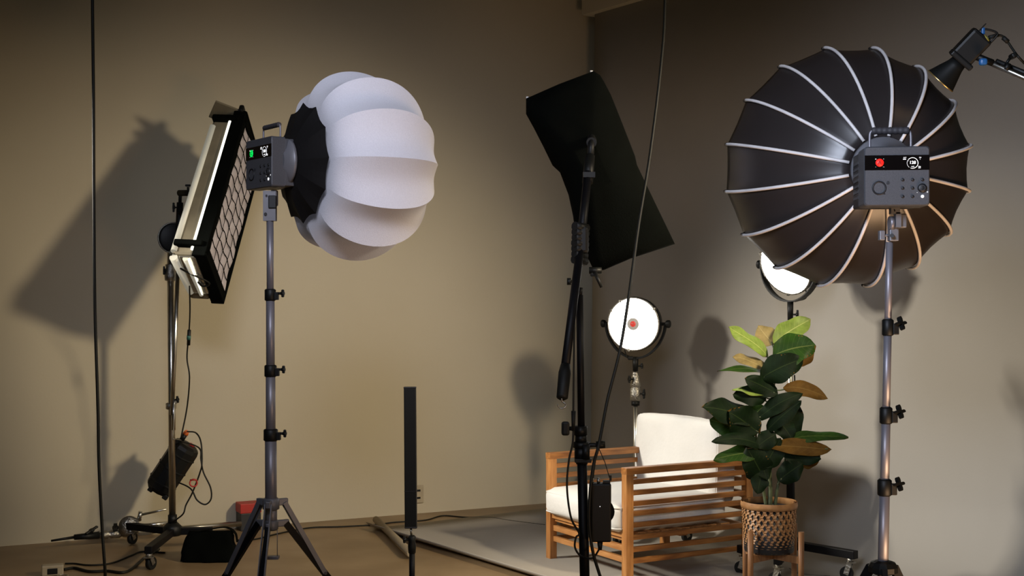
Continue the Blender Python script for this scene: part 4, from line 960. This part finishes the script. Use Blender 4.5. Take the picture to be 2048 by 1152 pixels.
# ------------------------------------------------------------------ lamp with flared reflector, top right
TD = 3.5
lt3 = thing('spotlight', 'black spotlight with a flared reflector hanging from a chrome boom, top right', 'studio light', P(1968, 128, TD))
mo = P(1881, 162, TD+.052); bk3 = P(1958, 82, TD); axd = (mo-bk3).normalized(); m3 = axis(mo, -axd, (0,-1,0)); k3 = TD/F
b = BM(); lathe(b, [(33*k3, 0), (31*k3, 4*k3), (26*k3, 18*k3), (18*k3, 40*k3), (16*k3, 52*k3), (14*k3, 52*k3), (24*k3, 18*k3), (31*k3, 1*k3), (33*k3, 0)], m3, 40, cap=False); rf = obj('reflector', b, M['black'], lt3)
b = BM(); lathe(b, [(30*k3, 1.5*k3), (22.5*k3, 18*k3), (13*k3, 48*k3), (.001, 48*k3)], m3, 40, cap=False); obj('reflector_lining', b, M['reflector_in'], rf)
b = BM(); lathe(b, [(32.5*k3, -1.2*k3), (33.5*k3, .8*k3), (31*k3, 1.8*k3), (30*k3, -.2*k3), (32.5*k3, -1.2*k3)], m3, 40, cap=False); obj('reflector_lip', b, M['reflector_in'], rf)
b = BM(); lathe(b, [(.001, 47*k3), (10*k3, 47*k3), (10*k3, 44*k3), (.001, 43*k3)], m3, 24, cap=False); obj('lamp_chip', b, M['warm_on'], rf)
b = BM(); box(b, (0,0,56*k3), (52*k3, 46*k3, 12*k3), m3, .004); box(b, (3*k3,0,88*k3), (46*k3, 40*k3, 62*k3), m3, .008); hb3 = obj('lamp_housing', b, M['black'], lt3)
b = BM(); box(b, (-14*k3, 0, 128*k3), (2*k3, 6*k3, 20*k3), m3, .002); box(b, (14*k3, 0, 128*k3), (2*k3, 6*k3, 20*k3), m3, .002)
tube(b, spline([m3 @ Vector((-17*k3, 0, 90*k3)), m3 @ Vector((-19*k3, 0, 128*k3)), m3 @ Vector((-14*k3, 0, 138*k3)), m3 @ Vector((6*k3, 0, 130*k3)), m3 @ Vector((12*k3, 0, 122*k3))], 5), 2.2*k3, 8); obj('top_handle', b, M['black'], lt3)
b = BM()
for k in range(9): box(b, (0, -20.4*k3, (64+6*k)*k3), (24*k3, 1*k3, 2.4*k3), m3)
obj('vent_slots', b, M['black'], hb3)
b = BM(); box(b, (-12*k3, -20.3*k3, 72*k3), (3*k3, .6*k3, 22*k3), m3); box(b, (-7*k3, -20.3*k3, 68*k3), (2*k3, .6*k3, 10*k3), m3); obj('side_lettering', b, M['palegrey_print'], hb3)
b = BM(); ring(b, 6.5*k3, 1.2*k3, axis(P(1974, 76, TD-.03), (.7,-.5,.5))); obj('connector_ring', b, M['yellow'], hb3)
b = BM(); box(b, P(1966, 62, TD-.01), (7*k3, 7*k3, 14*k3), bev=.003); obj('handle_bolt', b, M['blue'], lt3)
b = BM(); box(b, P(1966, 124, TD-.04), (15*k3, 14*k3, 14*k3), bev=.006); o = obj('lock_knob', b, M['blue'], lt3)
o['label'] = 'blue locking knob'
b = BM(); cyl(b, P(1950, 112, TD), P(1985, 126, TD), 7*k3); cyl(b, P(1985, 126, TD), P(1998, 132, TD), 5*k3); obj('yoke_arm', b, M['black'], lt3)
bm3 = thing('overhead_boom', 'chrome boom arm entering at the right edge and holding the black spotlight', 'boom arm', P(2048, 155, TD))
b = BM(); cyl(b, P(1983, 127, TD), P(2200, 222, TD), 5.2*k3, seg=14); obj('arm_tube', b, M['chrome'], bm3)
b = BM(); cyl(b, P(2009, 132, TD), P(2017, 136, TD), 9*k3); cyl(b, P(1992, 122, TD+.02), P(2200, 208, TD+.02), 5*k3); obj('clamp', b, M['black'], bm3)
b = BM(); cyl(b, P(2012, 128, TD), P(2020, 116, TD), 3*k3); box(b, (0,0,0), (22*k3, 12*k3, 11*k3), axis(P(2026, 112, TD), (.6,0,-1)), .005); obj('knob', b, M['black'], bm3)
cable('lamp_cable', [P(1976, 76, TD), P(1990, 71, TD), P(2004, 72, TD), P(2014, 82, TD), P(2030, 105, TD), P(2048, 126, TD), P(2120, 200, TD+.2), P(2190, 420, TD+.2)], .0035, 'thin black cable leaving the back of the spotlight at top right', 'cable')
b = BM(); cyl(b, P(1978, 75, TD), P(1996, 70, TD), 4*k3); cyl(b, P(2006, 75, TD), P(2016, 84, TD), 4.6*k3); obj('cable_connector', b, M['rubber'], [x for x in bpy.data.objects if x.name == 'lamp_cable'][0])
